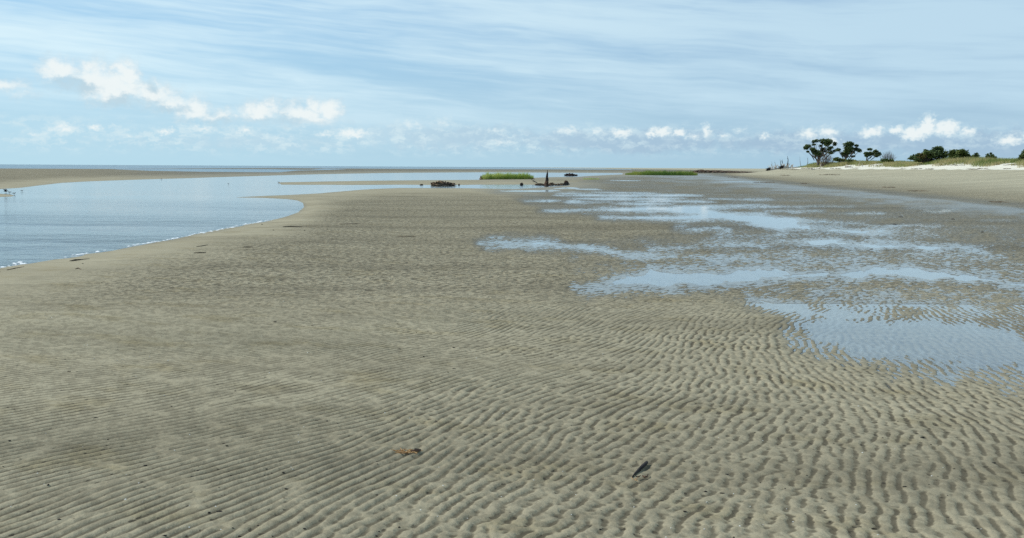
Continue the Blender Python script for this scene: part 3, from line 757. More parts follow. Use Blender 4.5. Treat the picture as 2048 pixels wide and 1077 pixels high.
# ------------------------------------------------------------------ marsh: peat, grass, stump
def clump_loc(x, y):
    X, Y, z = surf(x, y); z = max(ground_z(X, Y), 0.0) if Y >= 12 else z
    return X, Y, z

def peat_mound(x0, x1, ytop, ybase, mat, label, name='peat_mound', n=9, depth=0.5, chips=True):
    cx = (x0 + x1) / 2
    X, Y, z = clump_loc(cx, ybase)
    k = Y / F; wd = (x1 - x0) * k; h = (ybase - ytop) * k
    Y += wd * depth * 0.4
    root = empty(name, (X, Y, z))
    mb = MB()
    mb.lump((0, 0, h * 0.12), (wd * 0.45, wd * depth * 0.42, h * 0.42), 1.3, 26, 10, 0.2)
    for i in range(n):
        fx = -0.36 + 0.72 * i / (n - 1) + random.uniform(-.03, .03)
        prof = max(0.0, 1 - (abs(fx + 0.10) / (0.34 if fx < -.1 else .56)) ** 1.4) * random.uniform(.75, 1.1)
        mb.lump((fx * wd, random.uniform(-.28, .15) * wd * depth, h * (0.18 + 0.50 * prof * random.uniform(.8, 1.1))), (wd * random.uniform(.05, .10), wd * random.uniform(.06, .1), h * random.uniform(.16, .30)), i * 1.7, 10, 7, 0.4)
    mb.build('peat_body', mat, root)
    if chips:
        for i in range(5):
            mc = MB(); fx = -.36 + .18 * i + random.uniform(-.05, .05)
            mc.lump((fx * wd, -wd * depth * 0.3, h * (0.80 - abs(fx))), (wd * .035, wd * .04, h * .12), i, 8, 5, .4)
            mc.build('root_stub', M_DARKPEAT, root)
    return tag(root, label, 'peat mound')

peat_mound(857, 912, 363.2, 373.2, M_PEAT, 'lumpy brown peat mound with a dark crumbling top beside the channel')
peat_mound(1127, 1156, 347.6, 353.4, M_DARKPEAT, 'low dark peat mound standing in the water beyond the broken stump', chips=False)

def grass_clump(x0, x1, ytop, ybase, mat, label, n, depth, lean, peat=True, hvar=None, bladew=0.011):
    xc = (x0 + x1) / 2
    X, Y, z = clump_loc(xc, ybase)
    k = Y / F; wd = (x1 - x0) * k; h = (ybase - ytop) * k
    Y += depth / 2
    root = empty('marsh_grass', (X, Y, z))
    mb = MB()
    for _ in range(n):
        while True:
            a = random.uniform(-1, 1); b = random.uniform(-1, 1)
            if abs(a) ** 3 + abs(b) ** 2.5 < 1: break
        hh = h * (1 - 0.35 * max(0, abs(a) - .8) / .2) * random.choice((random.uniform(.5, .85), random.uniform(.7, 1.12))) * (0.74 + 0.44 * float(vnoise(np.array([a * 15.0]), np.array([b * 2.0 + 5]), 4)[0])) * (hvar(a) if hvar else 1) * (0.94 + 0.06 * math.sin(a * 9 + 1.7 * math.sin(a * 23)))
        mb.blade((a * wd / 2, b * depth / 2, 0.02), hh, (random.gauss(lean, .12) * hh, random.gauss(0, .14) * hh, 0), bladew * random.uniform(.7, 1.4), random.uniform(0, math.pi))
    mb.build('blades', mat, root)
    if peat:
        mp = MB()
        mp.lump((0, 0, -0.02), (wd * .5, depth * .5, h * .20), 2.0, 34, 8, .12)
        for i in range(16):
            mp.lump(((-.49 + .98 * i / 15) * wd, -depth * .42 * (1 - abs(-.49 + .98 * i / 15) * 1.2), h * .06), (wd * .03, .16, h * random.uniform(.10, .2)), i, 8, 6, .4)
        mp.lump((-wd * .49, 0, h * .14), (wd * .02, .3, h * .30), 4, 9, 7, .4)
        mp.build('peat_base', M_PEAT, root)
    return tag(root, label, 'grass clump')

grass_clump(960.5, 1067, 346.6, 361, M_CORD, 'bright green cordgrass clump on a peat base, left of the broken stump', 5200, 2.4, 0.05, bladew=0.014)
grass_clump(1256, 1402, 341.6, 352.0, M_CORDDARK, 'long green cordgrass bed in front of the dark peat bank', 7000, 9.0, 0.03, hvar=lambda a: 0.72 + 0.28 * sstep(-1, -0.2, np.array(a)).item(), bladew=0.022, peat=False)
grass_clump(1166, 1202, 357.5, 361.5, M_CORD, 'small sparse patch of yellow green grass right of the broken stump', 260, 3.0, 0, peat=False, bladew=0.012)

def peat_bank():
    pts = [(1396, 345.6), (1420, 344.2), (1450, 343.0), (1478, 342.6), (1500, 342.4), (1520, 342.4)]
    X0, Y0, _ = ground(1440, 344.5)
    o_z = 0.0
    mb = MB()
    for i in range(26):
        f = i / 25
        x = 1394 + 128 * f; y = np.interp(x, [p[0] for p in pts], [p[1] for p in pts]) + 0.5
        X, Y, _ = ground(x, float(y)); Y = min(Y, 330); X = (x - 1024) / F * Y
        hh = 0.85 * (1 - f) ** 0.7 + 0.16
        mb.lump((X - X0, Y - Y0, 0.02), (2.3, 3.2, hh * random.uniform(.8, 1.1)), i, 12, 7, .22)
    o = mb.build('peat_bank', M_BANKPEAT); o.location = (X0, Y0, 0)
    tag(o, 'low dark brown peat bank tapering right from the long cordgrass bed', 'peat bank')
peat_bank()

def stump():
    X, Y, z = clump_loc(1093.5, 372.6)
    k = Y / F
    root = empty('broken_stump', (X, Y, z))
    mb = MB()
    hs = [(-.10, 0, -.05), (-.06, .02, .10), (-.02, 0, .32), (.0, 0, .55), (.02, .01, .80), (.03, 0, 1.02), (.05, .0, 1.18), (.045, 0, 1.34)]
    mb.tube([(p[0], p[1], p[2]) for p in hs], [.24, .17, .125, .11, .095, .06, .035, .012], 9, .5)
    for a, r, hh in ((.10, .05, .52), (.075, .035, .66), (-.06, .045, .44)):
        mb.tube([(a, -.05, .1), (a + .01, -.05, hh * .7), (a, -.04, hh)], [r * 1.3, r, r * .3], 7, .5)
    mb.build('trunk', M_BROWNWOOD, root)
    mt = MB()
    mt.tube([(.0, -.02, .42), (.02, -.01, .8), (.035, -.01, 1.05), (.05, -.005, 1.20), (.045, -.005, 1.36)], [.118, .102, .068, .042, .014], 9, .4)
    mt.tube([(.10, -.03, .40), (.115, -.03, .58), (.09, -.02, .70)], [.05, .045, .015], 7, .5)
    mt.build('charred_top', M_DARKWOOD, root)
    mr = MB()
    for a in range(6):
        t = a * 1.05 + .3
        mr.tube([(math.cos(t) * .1, math.sin(t) * .1, .06), (math.cos(t) * .3, math.sin(t) * .3, .05), (math.cos(t) * .55, math.sin(t) * .5, -.02)], [.07, .05, .02], 6, .4)
    mr.build('roots', M_BROWNWOOD, root)
    tag(root, 'tall jagged broken stump, red brown below and black at the tip', 'stump')
stump()

def stick(pts_px, rad, mat, label, name='driftwood_stick', cat='stick', lift=0.0, group=None, n=7, jag=.3, heights=None):
    W_ = []
    for i, (x, y) in enumerate(pts_px):
        X, Y, z = surf(x, y); z += (heights[i] if heights else lift)
        W_.append(Vector((X, Y, z)))
    base = W_[0].copy(); mb = MB()
    rr = rad if hasattr(rad, '__len__') else [rad] * len(W_)
    mb.tube([p - base for p in W_], rr, n, jag)
    o = mb.build(name, mat); o.location = base
    return tag(o, label, cat, group)

def branch_up(x, ybase, pts, mat, label, name, cat, rads, extra=()):
    """a stem standing on the flats; pts = (dx px, up px) from its foot"""
    X, Y, z = clump_loc(x, ybase); k = Y / F
    root = empty(name, (X, Y, z)); mb = MB()
    mb.tube([(a * k, 0.02 * i, b * k) for i, (a, b) in enumerate(pts)], rads, 7, .4)
    mb.build('stem', mat, root)
    for pp, rr in extra:
        me = MB(); me.tube([(a * k, -.03 * i, b * k) for i, (a, b) in enumerate(pp)], rr, 6, .4); me.build('branch', mat, root)
    return tag(root, label, cat)

branch_up(1075.5, 368.6, [(0, -.6), (-4, 2), (-9, 5), (-13, 7.5)], M_GREYWOOD, 'slanting grey dead branch propped left of the broken stump', 'dead_branch', 'branch', [.05, .045, .04, .02],
          [([(-5, 2.4), (-9, 2.6), (-11, 3.6)], [.03, .025, .01])])
peat_mound(1069, 1091, 367.5, 371.6, M_PEAT, 'low brown root mat just left of the broken stump', name='root_mat', n=7, depth=.35)
peat_mound(1097, 1111, 366.0, 371.4, M_PEAT, 'dark brown root mat just right of the broken stump', name='root_mat', n=6, depth=.5)
peat_mound(1108, 1126, 368.2, 372.0, M_PEAT, 'flat brown root mat in front of the small twin stump', name='root_mat', n=6, depth=.35, chips=False)
stick([(1121, 371.4), (1130, 371.6), (1139, 371.2)], [.10, .09, .05], M_DARKWOOD, 'dark log lying flat right of the root mats', 'driftwood_log', 'log', .06)
def small_stump():
    X, Y, z = clump_loc(1132.5, 369.2); k = Y / F
    root = empty('low_stump', (X, Y, z)); mb = MB()
    for a, h, r in ((-3.0, 5.2, .075), (-1.0, 6.4, .085), (1.4, 5.6, .09), (3.3, 4.6, .07)):
        mb.tube([(a * k, 0, -.05), (a * k * .95, .02, h * k * .55), (a * k * .8, 0, h * k)], [r * 1.35, r, r * .6], 8, .5)
    mb.build('trunk', M_BROWNWOOD, root)
    mb = MB()
    for a in (-4.5, 4.6, 0.5): mb.tube([(a * k * .5, -.1, .08), (a * k, -.2, .02)], [.08, .03], 6, .4)
    mb.build('roots', M_DARKWOOD, root)
    tag(root, 'squat brown twin stump at the right end of the root mats', 'stump')
small_stump()

def clod(x, y, wpx, hpx, mat, label, group=None, cat='clod', name='mud_clod'):
    X, Y, z = clump_loc(x, y); k = Y / F
    mb = MB()
    mb.lump((0, 0, hpx * k * .35), (wpx * k * .5, wpx * k * .4, hpx * k * .62), x * .37, 14, 9, .3)
    mb.lump((wpx * k * .2, -.02, hpx * k * .25), (wpx * k * .28, wpx * k * .25, hpx * k * .45), x * .11, 10, 7, .35)
    o = mb.build(name, mat, smooth=True); o.location = (X, Y, z)
    return tag(o, label, cat, group)
clod(1043, 372.0, 6.5, 4.6, M_DARKPEAT, 'round black peat lump alone in the shallows left of the broken stump')
clod(843, 372.4, 6, 2.0, M_DARKPEAT, 'small dark clod at the left foot of the big peat mound')
clod(918, 372.4, 3.2, 2.6, M_DARKPEAT, 'small dark clod at the right foot of the big peat mound')
for x, y, wv, hv, lb in [(1801, 434.5, 13, 2.2, 'flat dark weed clump upper left on the wet flat'), (1790, 449, 12, 2.0, 'flat dark weed clump just below the upper left one on the wet flat'),
                     (1906, 439, 9, 2.2, 'dark weed clump on the wet flat nearest the beach foot'), (1965, 465, 8, 2.6, 'small dark weed clump rightmost on the wet flat'),
                     (1743, 499, 8, 2.5, 'dark weed clump standing in the long upper pool'), (1734, 477.5, 7, 1.8, 'small dark weed clump at the top edge of the long upper pool')]:
    clod(x, y, wv * .7, hv * .55, M_DARKPEAT, lb, 'weed clumps on the wet flat', 'weed clump', 'weed_clump')

# ------------------------------------------------------------------ sticks and litter on the near sand
stick([(139, 523.2), (150, 521.4), (163, 520.2), (179, 518.6)], [0.004, 0.013, 0.007, 0.003], M_DARKWOOD, 'dark driftwood stick lying near the foam on the left sand', 'driftwood_stick', 'stick', 0.0108)
stick([(14, 540.5), (30, 537), (48, 534)], [0.0044, 0.0055, 0.0028], M_BROWNWOOD, 'thin brown twig at the foam edge on the far left', 'twig', 'twig', 0.0048)
stick([(0, 544), (-14, 548), (-30, 552)], [0.0044, 0.0066, 0.0033], M_BROWNWOOD, 'thin twig cut by the left edge below the foam', 'twig', 'twig', 0.0048)
stick([(151, 538.5), (156, 536.8), (162, 539.3)], [0.0044, 0.0077, 0.0033], M_BROWNWOOD, 'little crooked twig below the dark driftwood stick', 'twig', 'twig', 0.0048)
stick([(388, 506.8), (400, 506.2), (412, 505.8)], [0.0044, 0.0088, 0.0044], M_DARKWOOD, 'straight dark twig on the smooth sand below the channel bend', 'twig', 'twig', 0.0072)
stick([(393, 494), (405, 492.4), (416, 490.4)], [0.0033, 0.0066, 0.0033], M_DARKWOOD, 'slanting dark twig between the foam line and the straight twig', 'twig', 'twig', 0.0060)
stick([(485, 495.2), (495, 495), (506, 495.4)], [0.0044, 0.0088, 0.0044], M_DARKWOOD, 'short dark twig right of the straight twig', 'twig', 'twig', 0.0072)
stick([(566, 455.0), (582, 454.2), (606, 455.2)], [0.0066, 0.0143, 0.0055], M_DARKWOOD, 'long dark twig lying right of the channel bend', 'twig', 'twig', 0.0108)
stick([(680, 449.4), (702, 449.2), (722, 448.8)], [0.0055, 0.0099, 0.0044], M_BROWNWOOD, 'long faint brown twig on the sand past the channel bend', 'twig', 'twig', 0.0060)
stick([(795, 475.0), (815, 475.4), (832, 475)], [0.0044, 0.0077, 0.0044], M_BROWNWOOD, 'thin brown twig on open sand left of the first pool', 'twig', 'twig', 0.0060)
for x, y in [(524, 449.6), (547, 461.2), (609, 462.4), (655, 459.5)]:
    clod(x, y, 3.0, 1.1, M_DARKWOOD, 'tiny dark crumb of wood on the sand by the channel bend', 'wood crumbs by the channel bend', 'wood crumb', 'wood_crumb')

def fore_stick():
    p = [(1263.5, 957.5), (1270, 950.5), (1278, 943), (1286, 935.5), (1293, 929.5)]
    W_ = [Vector(surf(x, y)) for x, y in p]
    zz = sum(w_.z for w_ in W_) / len(W_)
    for i, w_ in enumerate(W_):
        w_.z = zz + (.004, .007, .009, .010, .011)[i]
    b = W_[0].copy(); root = empty('charred_stick', b)
    mb = MB(); mb.tube([q - b for q in W_], [.002, .006, .0085, .0095, .008], 9, .35)
    mb.build('stem', M_DARKWOOD, root)
    m2 = MB()
    e = W_[-1] - b
    for dx, dz, l in ((-.006, .003, .006), (.005, .0, .010), (.0, .005, .004)):
        m2.tube([e + Vector((dx * .4, 0, dz * .4)), e + Vector((dx + .004, .010 + l * .3, dz + .001))], [.006, .002], 6, .4)
    m2.build('splintered_end', M_DARKWOOD, root)
    tag(root, 'short charred black stick lying on the ripples in the right foreground', 'stick')
fore_stick()
stick([(1272, 958.2), (1277, 958.6), (1281, 956.2)], [.003, .004, .002], M_DARKWOOD, 'curved black twig just under the charred black stick', 'twig', 'twig', .012)
stick([(1284.5, 956.2), (1289, 959), (1294, 958.2), (1296, 953)], [.003, .005, .004, .002], M_BROWNWOOD, 'forked brown twig right of the foot of the charred stick', 'twig', 'twig', .012)

def weed_tuft(x0, x1, y, label, name, n, dark_end=False, sz=1.0):
    X, Y, z = clump_loc((x0 + x1) / 2, y); k = Y / F; wd = (x1 - x0) * k
    root = empty(name, (X, Y, z + .008)); mb = MB()
    for i in range(n):
        a = random.uniform(-.5, .35) * wd; b = random.gauss(0, .018 * sz)
        pts = [(a, b, .004)]
        th = random.choice((0, math.pi)) + random.gauss(0, .6)
        for j in range(3):
            th += random.gauss(0, .6); q = pts[-1]
            pts.append((q[0] + math.cos(th) * .022 * sz, q[1] + math.sin(th) * .018 * sz, max(.003, q[2] + random.gauss(.001, .004))))
        mb.tube(pts, [.0032 * sz, .0036 * sz, .003 * sz, .0015 * sz], 5, .3)
    mb.build('fronds', M_WEED, root)
    if dark_end:
        md = MB()
        for i in range(4):
            md.tube([(-.05 * wd + .02 * i, .006 * i - .01, .008), (.25 * wd, .008 * i - .012, .014), (.5 * wd, .01 * i - .008, .008)], [.003, .005, .002], 6, .4)
        md.build('dark_stem', M_BROWNWOOD, root)
    tag(root, label, 'seaweed')
weed_tuft(794, 842, 907.5, 'orange seaweed tuft with a dark stem on the foreground ripples', 'seaweed_tuft', 30, True, .72)
weed_tuft(1257, 1273, 964.5, 'tiny orange brown weed scrap below the charred stick', 'seaweed_scrap', 5, False, .4)

def scatter_bits():
    mb = MB(); ms = MB()
    for _ in range(280):
        x = random.uniform(-60, 2110); y = 500 + 600 * random.random() ** 0.8
        X, Y, _ = ground(x, y)
        if float(lookup('h', X, Y)) < 0.003 or float(lookup('sch', X, Y)) < 12: continue
        z = float(lookup('z', X, Y)) - .001
        r = random.uniform(.0012, .0045) * (1 + .07 * Y)
        if vnoise(np.array([X * .8]), np.array([Y * .8]), 9)[0] < .45: r *= .5
        mb.lump((X, Y, z + r * .3), (r * random.uniform(.8, 2.4), r * random.uniform(.5, 1.3), r * .6), x, 7, 5, .5)
    for _ in range(160):
        x = random.uniform(-60, 2110); y = 560 + 540 * random.random()
        X, Y, _ = ground(x, y)
        if float(lookup('h', X, Y)) < 0.003 or float(lookup('sch', X, Y)) < 12: continue
        z = float(lookup('z', X, Y))
        r = random.uniform(.0012, .003) * (1 + .06 * Y)
        ms.lump((X, Y, z + r * .3), (r * 1.3, r, r * .5), x, 7, 5, .3)
    tag(mb.build('wood_crumbs', M_DARKWOOD), 'dark crumbs of wood and weed scattered over the rippled sand', 'litter', kind='stuff')
    tag(ms.build('shell_fragments', M_SHELL), 'tiny pale shell fragments scattered over the rippled sand', 'shells', kind='stuff')
scatter_bits()

# ------------------------------------------------------------------ dune: grass, wrack, trees
def dune_z(X, Y):
    return lookup('h', X, Y)

def dune_grass():
    N = 75000
    Y = rng.uniform(95, 222, N); xc = np.interp(Y, CY, CX)
    off = 4.2 + rng.gamma(1.6, 6.5, N)
    off += 2.5 * fbm(Y / 7.0, Y * 0 + 3.0, 131, 3)
    X = xc + off
    keep = (fbm(X / 3.0, Y / 4.0, 141, 3) > -0.25 - 0.5 * (off > 9)) & (off > 2.0)
    X = X[keep]; Y = Y[keep]; off = off[keep]
    Z = dune_z(X, Y)
    tall = 0.62 + 0.45 * fbm(X / 6.0, Y / 8.0, 151, 3) + 0.3 * rng.random(len(X))
    taper = sstep(0, 5, off) * (1 - 0.55 * sstep(198, 222, Y))
    mb = MB()
    for x, y, z, h in zip(X, Y, Z, tall * 0.85 * (0.4 + 0.6 * taper)):
        mb.blade((x, y, z - .03), h, (random.gauss(.18, .2) * h, random.gauss(0, .2) * h, 0), random.uniform(.014, .032), random.uniform(0, math.pi))
    tag(mb.build('dune_grass', M_DUNEGRASS), 'band of green and straw coloured dune grass above the white sand', 'grass', kind='stuff')
dune_grass()

def wrack():
    mb = MB(); DS = np.arange(30, 260, 0.5)
    spec = [(1935, 1962, 338.6), (1958, 1975, 337.4), (2008, 2022, 337.8), (1852, 1866, 338.4), (1820, 1842, 337.6), (1800, 1812, 337.8), (1660, 1682, 337.2), (1600, 1640, 337.6), (1700, 1716, 336.6),
            (1960, 2000, 329.8), (2010, 2048, 330.4), (1880, 1925, 331.0), (1740, 1770, 330.8), (1560, 1600, 339.4), (1770, 1790, 375), (1600, 1616, 367), (1820, 1850, 382), (1510, 1550, 365.5), (1455, 1475, 355), (1980, 2000, 404), (1560, 1580, 351), (1640, 1680, 350)]
    for x0, x1, y in spec:
        for i in range(int((x1 - x0) * 1.2)):
            x = random.uniform(x0, x1)
            # find where the sight line meets the beach
            d = ray(x, y + random.gauss(0, .25)); best = None
            P_ = CAM[None, :] + d[None, :] * (DS / d[1])[:, None]
            hit = np.nonzero(P_[:, 2] <= lookup('z', P_[:, 0], P_[:, 1]) + 0.02)[0]
            if not len(hit): continue
            best = P_[hit[0]]
            s_ = best[1] / F
            mb.lump((best[0], best[1] + random.gauss(0, .3), ground_z(best[0], best[1]) + .01), (1.6 * s_ * random.uniform(.4, 1), .25, .6 * s_ * random.uniform(.3, 1)), i, 7, 4, .4)
    if mb.v:
        tag(mb.build('beach_wrack', M_WRACK), 'dark lines of dry wrack strewn along the beach and white sand', 'wrack', kind='stuff')
wrack()

def leaf_cluster(mb, c, r, n, size, flat=0.45):
    for _ in range(n):
        while True:
            d = Vector((random.uniform(-1, 1), random.uniform(-1, 1), random.uniform(-1, 1)))
            if 0.15 < d.length < 1: break
        if random.random() < .22: d *= random.uniform(1.0, 1.45)
        p = c + Vector((d.x * r[0], d.y * r[1], d.z * r[2]))
        a = Vector((random.gauss(0, 1), random.gauss(0, 1), random.gauss(0, flat))).normalized()
        b = a.cross(Vector((random.gauss(0, .6), random.gauss(0, .6), 1))).normalized()
        s_ = size * random.uniform(.6, 1.3)
        mb.quad(p, a * s_, b * s_ * .55)

def tree(name, foot, D, clusters, limbs, trunk_r, label, cat, leafmat=M_PINE, size=.16, dens=1.0, bark=M_TRUNK, group=None, extra=None):
    """clusters: (x, y, rx, ry[, material]) in photo pixels seen at distance D; each gets real depth"""
    f = at_dist(foot[0], foot[1], D); gz = ground_z(f.x, f.y); f.z = gz - .1
    root = empty(name, f); k = D / F
    cl = []
    if cat == 'shrub':                                    # foliage down to the ground
        clusters = list(clusters) + [(q[0] + random.uniform(-3, 3), min(q[1] + 6.5, 322), q[2], q[3]) + tuple(q[4:]) for q in clusters if q[1] < 317]
    for q in clusters:
        c = at_dist(q[0], q[1], D) - f; c.y += random.uniform(-1, 1) * 0.55 * k * 30
        cl.append((c, (q[2] * k * 1.05, max(q[2], q[3]) * k * .9, q[3] * k * 1.25), q[4] if len(q) > 4 else leafmat))
    mb = MB()
    for li, path in enumerate(limbs):
        pts = [Vector((0, 0, 0))]
        for (x, y) in path:
            c = at_dist(x, y, D) - f; c.y += random.uniform(-.4, .4); pts.append(c)
        n = len(pts)
        mb.tube(pts, [trunk_r * (1 - .85 * i / (n - 1)) * (1 if li == 0 else .6) for i in range(n)], 6, .3)
    for c, r, _m in cl:
        a = c * .35; a.z = c.z * .45
        if limbs: 
            mb.tube([a, (a + c) * .5 + Vector((random.gauss(0, .1), random.gauss(0, .1), 0)), c], [trunk_r * .3, trunk_r * .22, trunk_r * .08], 5, .3)
    if limbs: mb.build('trunk', bark, root)
    mats = {}
    for c, r, m in cl: mats.setdefault(m.name, (m, MB()))[1], leaf_cluster(mats[m.name][1], c, r, int(dens * (26 + 300 * r[0] * r[2])), size)
    for i, (m, b) in enumerate(mats.values()): b.build('crown', m, root)
    return tag(root, label, cat, group)

DT = 196.0
tree('windswept_tree', (1636, 328), DT,
     [(1611, 296, 5, 3.2), (1617, 292, 6, 2.6), (1622, 299, 5, 2.4), (1626, 302, 5, 3), (1630, 305, 4, 2), (1630, 284, 3, 2), (1637, 282, 6, 2.4), (1645, 281.5, 8, 2.6), (1653, 283, 8, 3.6), (1660, 286, 7, 3.4), (1667, 288, 4, 3.6),
      (1650, 290, 6, 2.4), (1656, 296, 5, 2), (1614, 304, 3, 1.3), (1662, 299, 5, 2.2), (1668, 302, 4, 1.8), (1648, 298, 4, 2), (1640, 304, 6, 3), (1634, 308, 5, 3), (1650, 303, 6, 2.4), (1658, 306, 6, 2.4), (1628, 308, 5, 2), (1645, 310, 7, 3), (1626, 290, 3, 1.4), (1645, 286, 5, 2), (1642, 292, 3, 1.8)],
     [[(1637, 318), (1634, 305), (1626, 296), (1612, 295)], [(1637, 315), (1640, 300), (1634, 288)], [(1638, 315), (1644, 300), (1646, 284)], [(1639, 316), (1650, 302), (1660, 288)], [(1635, 320), (1622, 310), (1613, 304)], [(1640, 316), (1655, 306), (1668, 300)]],
     .26, 'widest windswept dark tree with an open fan of bare grey limbs', 'tree', dens=2.3, size=.13)
tree('windswept_tree', (1692, 328), DT - 3,
     [(1690, 290, 6, 3), (1698, 287, 7, 3), (1706, 289, 6, 3), (1710, 292, 4, 2), (1693, 297, 8, 4), (1703, 298, 8, 4), (1711, 299, 7, 3), (1715, 302, 4, 3), (1690, 304, 7, 4), (1699, 306, 7, 4), (1708, 305, 6, 3), (1678, 300, 5, 2.4), (1674, 301, 3, 1.6),
      (1695, 311, 6, 3), (1709, 313, 4, 1.6), (1684, 307, 4, 2)],
     [[(1692, 318), (1694, 306), (1698, 290)], [(1692, 318), (1702, 312), (1710, 312)], [(1691, 314), (1684, 305), (1676, 301)]],
     .24, 'dense round windswept dark tree second from the spit end', 'tree', dens=2.6, size=.13)
tree('windswept_tree', (1734, 328), DT - 8,
     [(1730, 308, 5, 3), (1735, 310, 6, 3), (1742, 308, 6, 3), (1750, 309, 6, 3.4), (1754, 312, 4, 2.4), (1741, 299, 5, 1.8), (1746, 303, 4, 2), (1752, 304, 3, 1.8), (1728, 312, 3, 2)],
     [[(1734, 318), (1736, 310), (1741, 300)], [(1735, 318), (1746, 311), (1752, 308)], [(1733, 316), (1729, 309)]],
     .16, 'small flat topped dark tree, third and smallest of the windswept trees', 'tree', dens=2.6, size=.13)

def bare_shrub(name, foot, D, x0, x1, ytop, n, label, mat=M_TWIG, spread=1.0):
    f = at_dist(foot[0], foot[1], D); f.z = ground_z(f.x, f.y) - .05
    root = empty(name, f); k = D / F; mb = MB()
    for i in range(n):
        x = random.uniform(x0, x1); e = 1 - abs((x - (x0 + x1) / 2) / ((x1 - x0) / 2)) ** 2
        y = foot[1] - (foot[1] - ytop) * (.45 + .55 * e) * random.uniform(.55, 1)
        c = at_dist(x, y, D) - f; c.y += random.gauss(0, .5)
        b = Vector((c.x * .35 + random.gauss(0, .15), random.gauss(0, .2), .1))
        m = (b + c) * .5 + Vector((random.gauss(0, .08), 0, 0))
        mb.tube([b, m, c], [.022, .016, .006], 4, .2)
        for _ in range(3):
            s_ = m.lerp(c, random.uniform(0, .8)); mb.tube([s_, s_ + Vector((random.gauss(0, .25), random.gauss(0, .2), random.uniform(.1, .4)))], [.012, .004], 4)
    mb.build('twigs', mat, root)
    return tag(root, label, 'shrub')
bare_shrub('bare_shrub', (1777, 322), DT - 12, 1759, 1793, 300.5, 85, 'leafless grey shrub right of the smallest windswept tree')
M_DEADBRUSH = rough_mat('dead_brush', (0.11, 0.075, 0.06), (0.20, 0.15, 0.12), 3, 0.9, 0)
bare_shrub('dead_brush', (1652, 331), DT - 2, 1632, 1672, 302, 120, 'leafless brown brush under the widest windswept tree', M_DEADBRUSH)

tree('dune_shrub', (1852, 324), 160,
     [(1876, 299, 9, 5), (1868, 300, 7, 5), (1882, 302, 7, 6), (1875, 306, 10, 6), (1866, 308, 8, 5), (1884, 309, 5, 5), (1860, 303, 6, 3), (1850, 310, 8, 4, M_OLIVE), (1856, 307, 7, 3, M_SHRUB), (1842, 312, 8, 4, M_OLIVE), (1846, 306, 6, 2.4, M_SHRUB),
      (1834, 314, 7, 3, M_SHRUB), (1827, 317, 6, 2.4), (1852, 314, 9, 4, M_OLIVE), (1864, 313, 8, 4, M_SHRUB), (1838, 309, 4, 1.6), (1830, 312, 4, 1.8)],
     [[(1860, 316), (1874, 302)], [(1850, 316), (1840, 311)]], .14, 'wedge shaped shrub sloping left, olive with a dark block at its right end', 'shrub', dens=1.7)
tree('dune_shrub', (1922, 324), 155,
     [(1905, 305, 6, 4, M_SHRUB), (1903, 310, 6, 5, M_SHRUB), (1914, 304, 8, 4, M_SHRUB), (1924, 306, 8, 4, M_SHRUB), (1916, 311, 10, 5, M_SHRUB), (1930, 311, 8, 5, M_SHRUB), (1938, 313, 6, 4), (1945, 311, 4, 4), (1948, 314, 4, 3), (1934, 317, 6, 3), (1926, 316, 8, 3.4, M_SHRUB), (1912, 316, 7, 3, M_SHRUB)],
     [[(1918, 317), (1914, 306)], [(1928, 317), (1940, 312)]], .12, 'rounded mid green shrub, painted darker on its shaded right side', 'shrub', dens=1.7)  # darker leaf colour at the right paints the side away from the sun
tree('dune_shrub', (1980, 324), 150, [(1980, 313, 4, 3), (1983, 311, 3, 2.4), (1977, 315, 4, 2.4), (1979, 308, 2, 2), (1981, 316, 5, 2.4)], [[(1980, 316), (1980, 308)]], .06,
     'tiny dark shrub alone between the green shrub and the right edge', 'shrub', dens=2.2, size=.12)
tree('dune_shrub', (2056, 324), 140, [(2050, 306, 7, 4), (2044, 311, 5, 3), (2058, 308, 9, 6), (2054, 313, 10, 4), (2066, 312, 8, 5)], [[(2054, 316), (2056, 306)]], .12,
     'dark shrub cut off by the right edge', 'shrub', dens=2.0)
tree('low_shrub', (1682, 326), 190, [(1676, 319, 6, 3, M_SHRUB), (1684, 320, 7, 3, M_SHRUB), (1691, 321, 5, 2.4, M_OLIVE)], [[(1682, 322), (1680, 318)]], .05, 'low green shrub between the two largest windswept trees', 'shrub', dens=2)
tree('low_shrub', (1706, 327), 186, [(1702, 322, 7, 2.6, M_SHRUB), (1712, 323, 6, 2.4, M_OLIVE)], [[(1706, 324), (1705, 321)]], .05, 'low green shrub at the foot of the dense round tree', 'shrub', dens=2)
tree('low_shrub', (1772, 326), 178, [(1768, 321, 7, 2.6, M_SHRUB), (1776, 322, 6, 2.2, M_SHRUB)], [[(1772, 324), (1771, 320)]], .05, 'bright low shrub at the foot of the leafless grey shrub', 'shrub', dens=2)

# ------------------------------------------------------------------ driftwood at the end of the spit
def snag(x, ybase, ytop, lean, D, r, mat, label, name='dead_snag', cat='snag', fork=True):
    f = at_dist(x, ybase, D); f.z = ground_z(f.x, f.y) - .1
    root = empty(name, f); top = at_dist(x + lean, ytop, D) - f
    mb = MB(); m1 = top * .35 + Vector((random.gauss(0, .05), 0, 0)); m2 = top * .7 + Vector((random.gauss(0, .07), 0, 0))
    mb.tube([(0, 0, 0), m1, m2, top], [r, r * .85, r * .6, r * .2], 7, .4); mb.build('trunk', mat, root)
    if fork:
        mb = MB(); mb.tube([m2, m2 + Vector((-.12, .05, .3)), m2 + Vector((-.25, .05, .45))], [r * .4, r * .3, r * .1], 6, .3)
        mb.build('branch', mat, root); mb = MB()
        mb.tube([m1, m1 + Vector((.15, -.05, .2)), m1 + Vector((.2, -.05, .4))], [r * .4, r * .3, r * .1], 6, .3); mb.build('branch', mat, root)
    return tag(root, label, cat)
snag(1577.5, 337, 312.5, -2.5, 222, .13, M_DARKWOOD, 'tallest dark dead snag in the driftwood at the spit end')
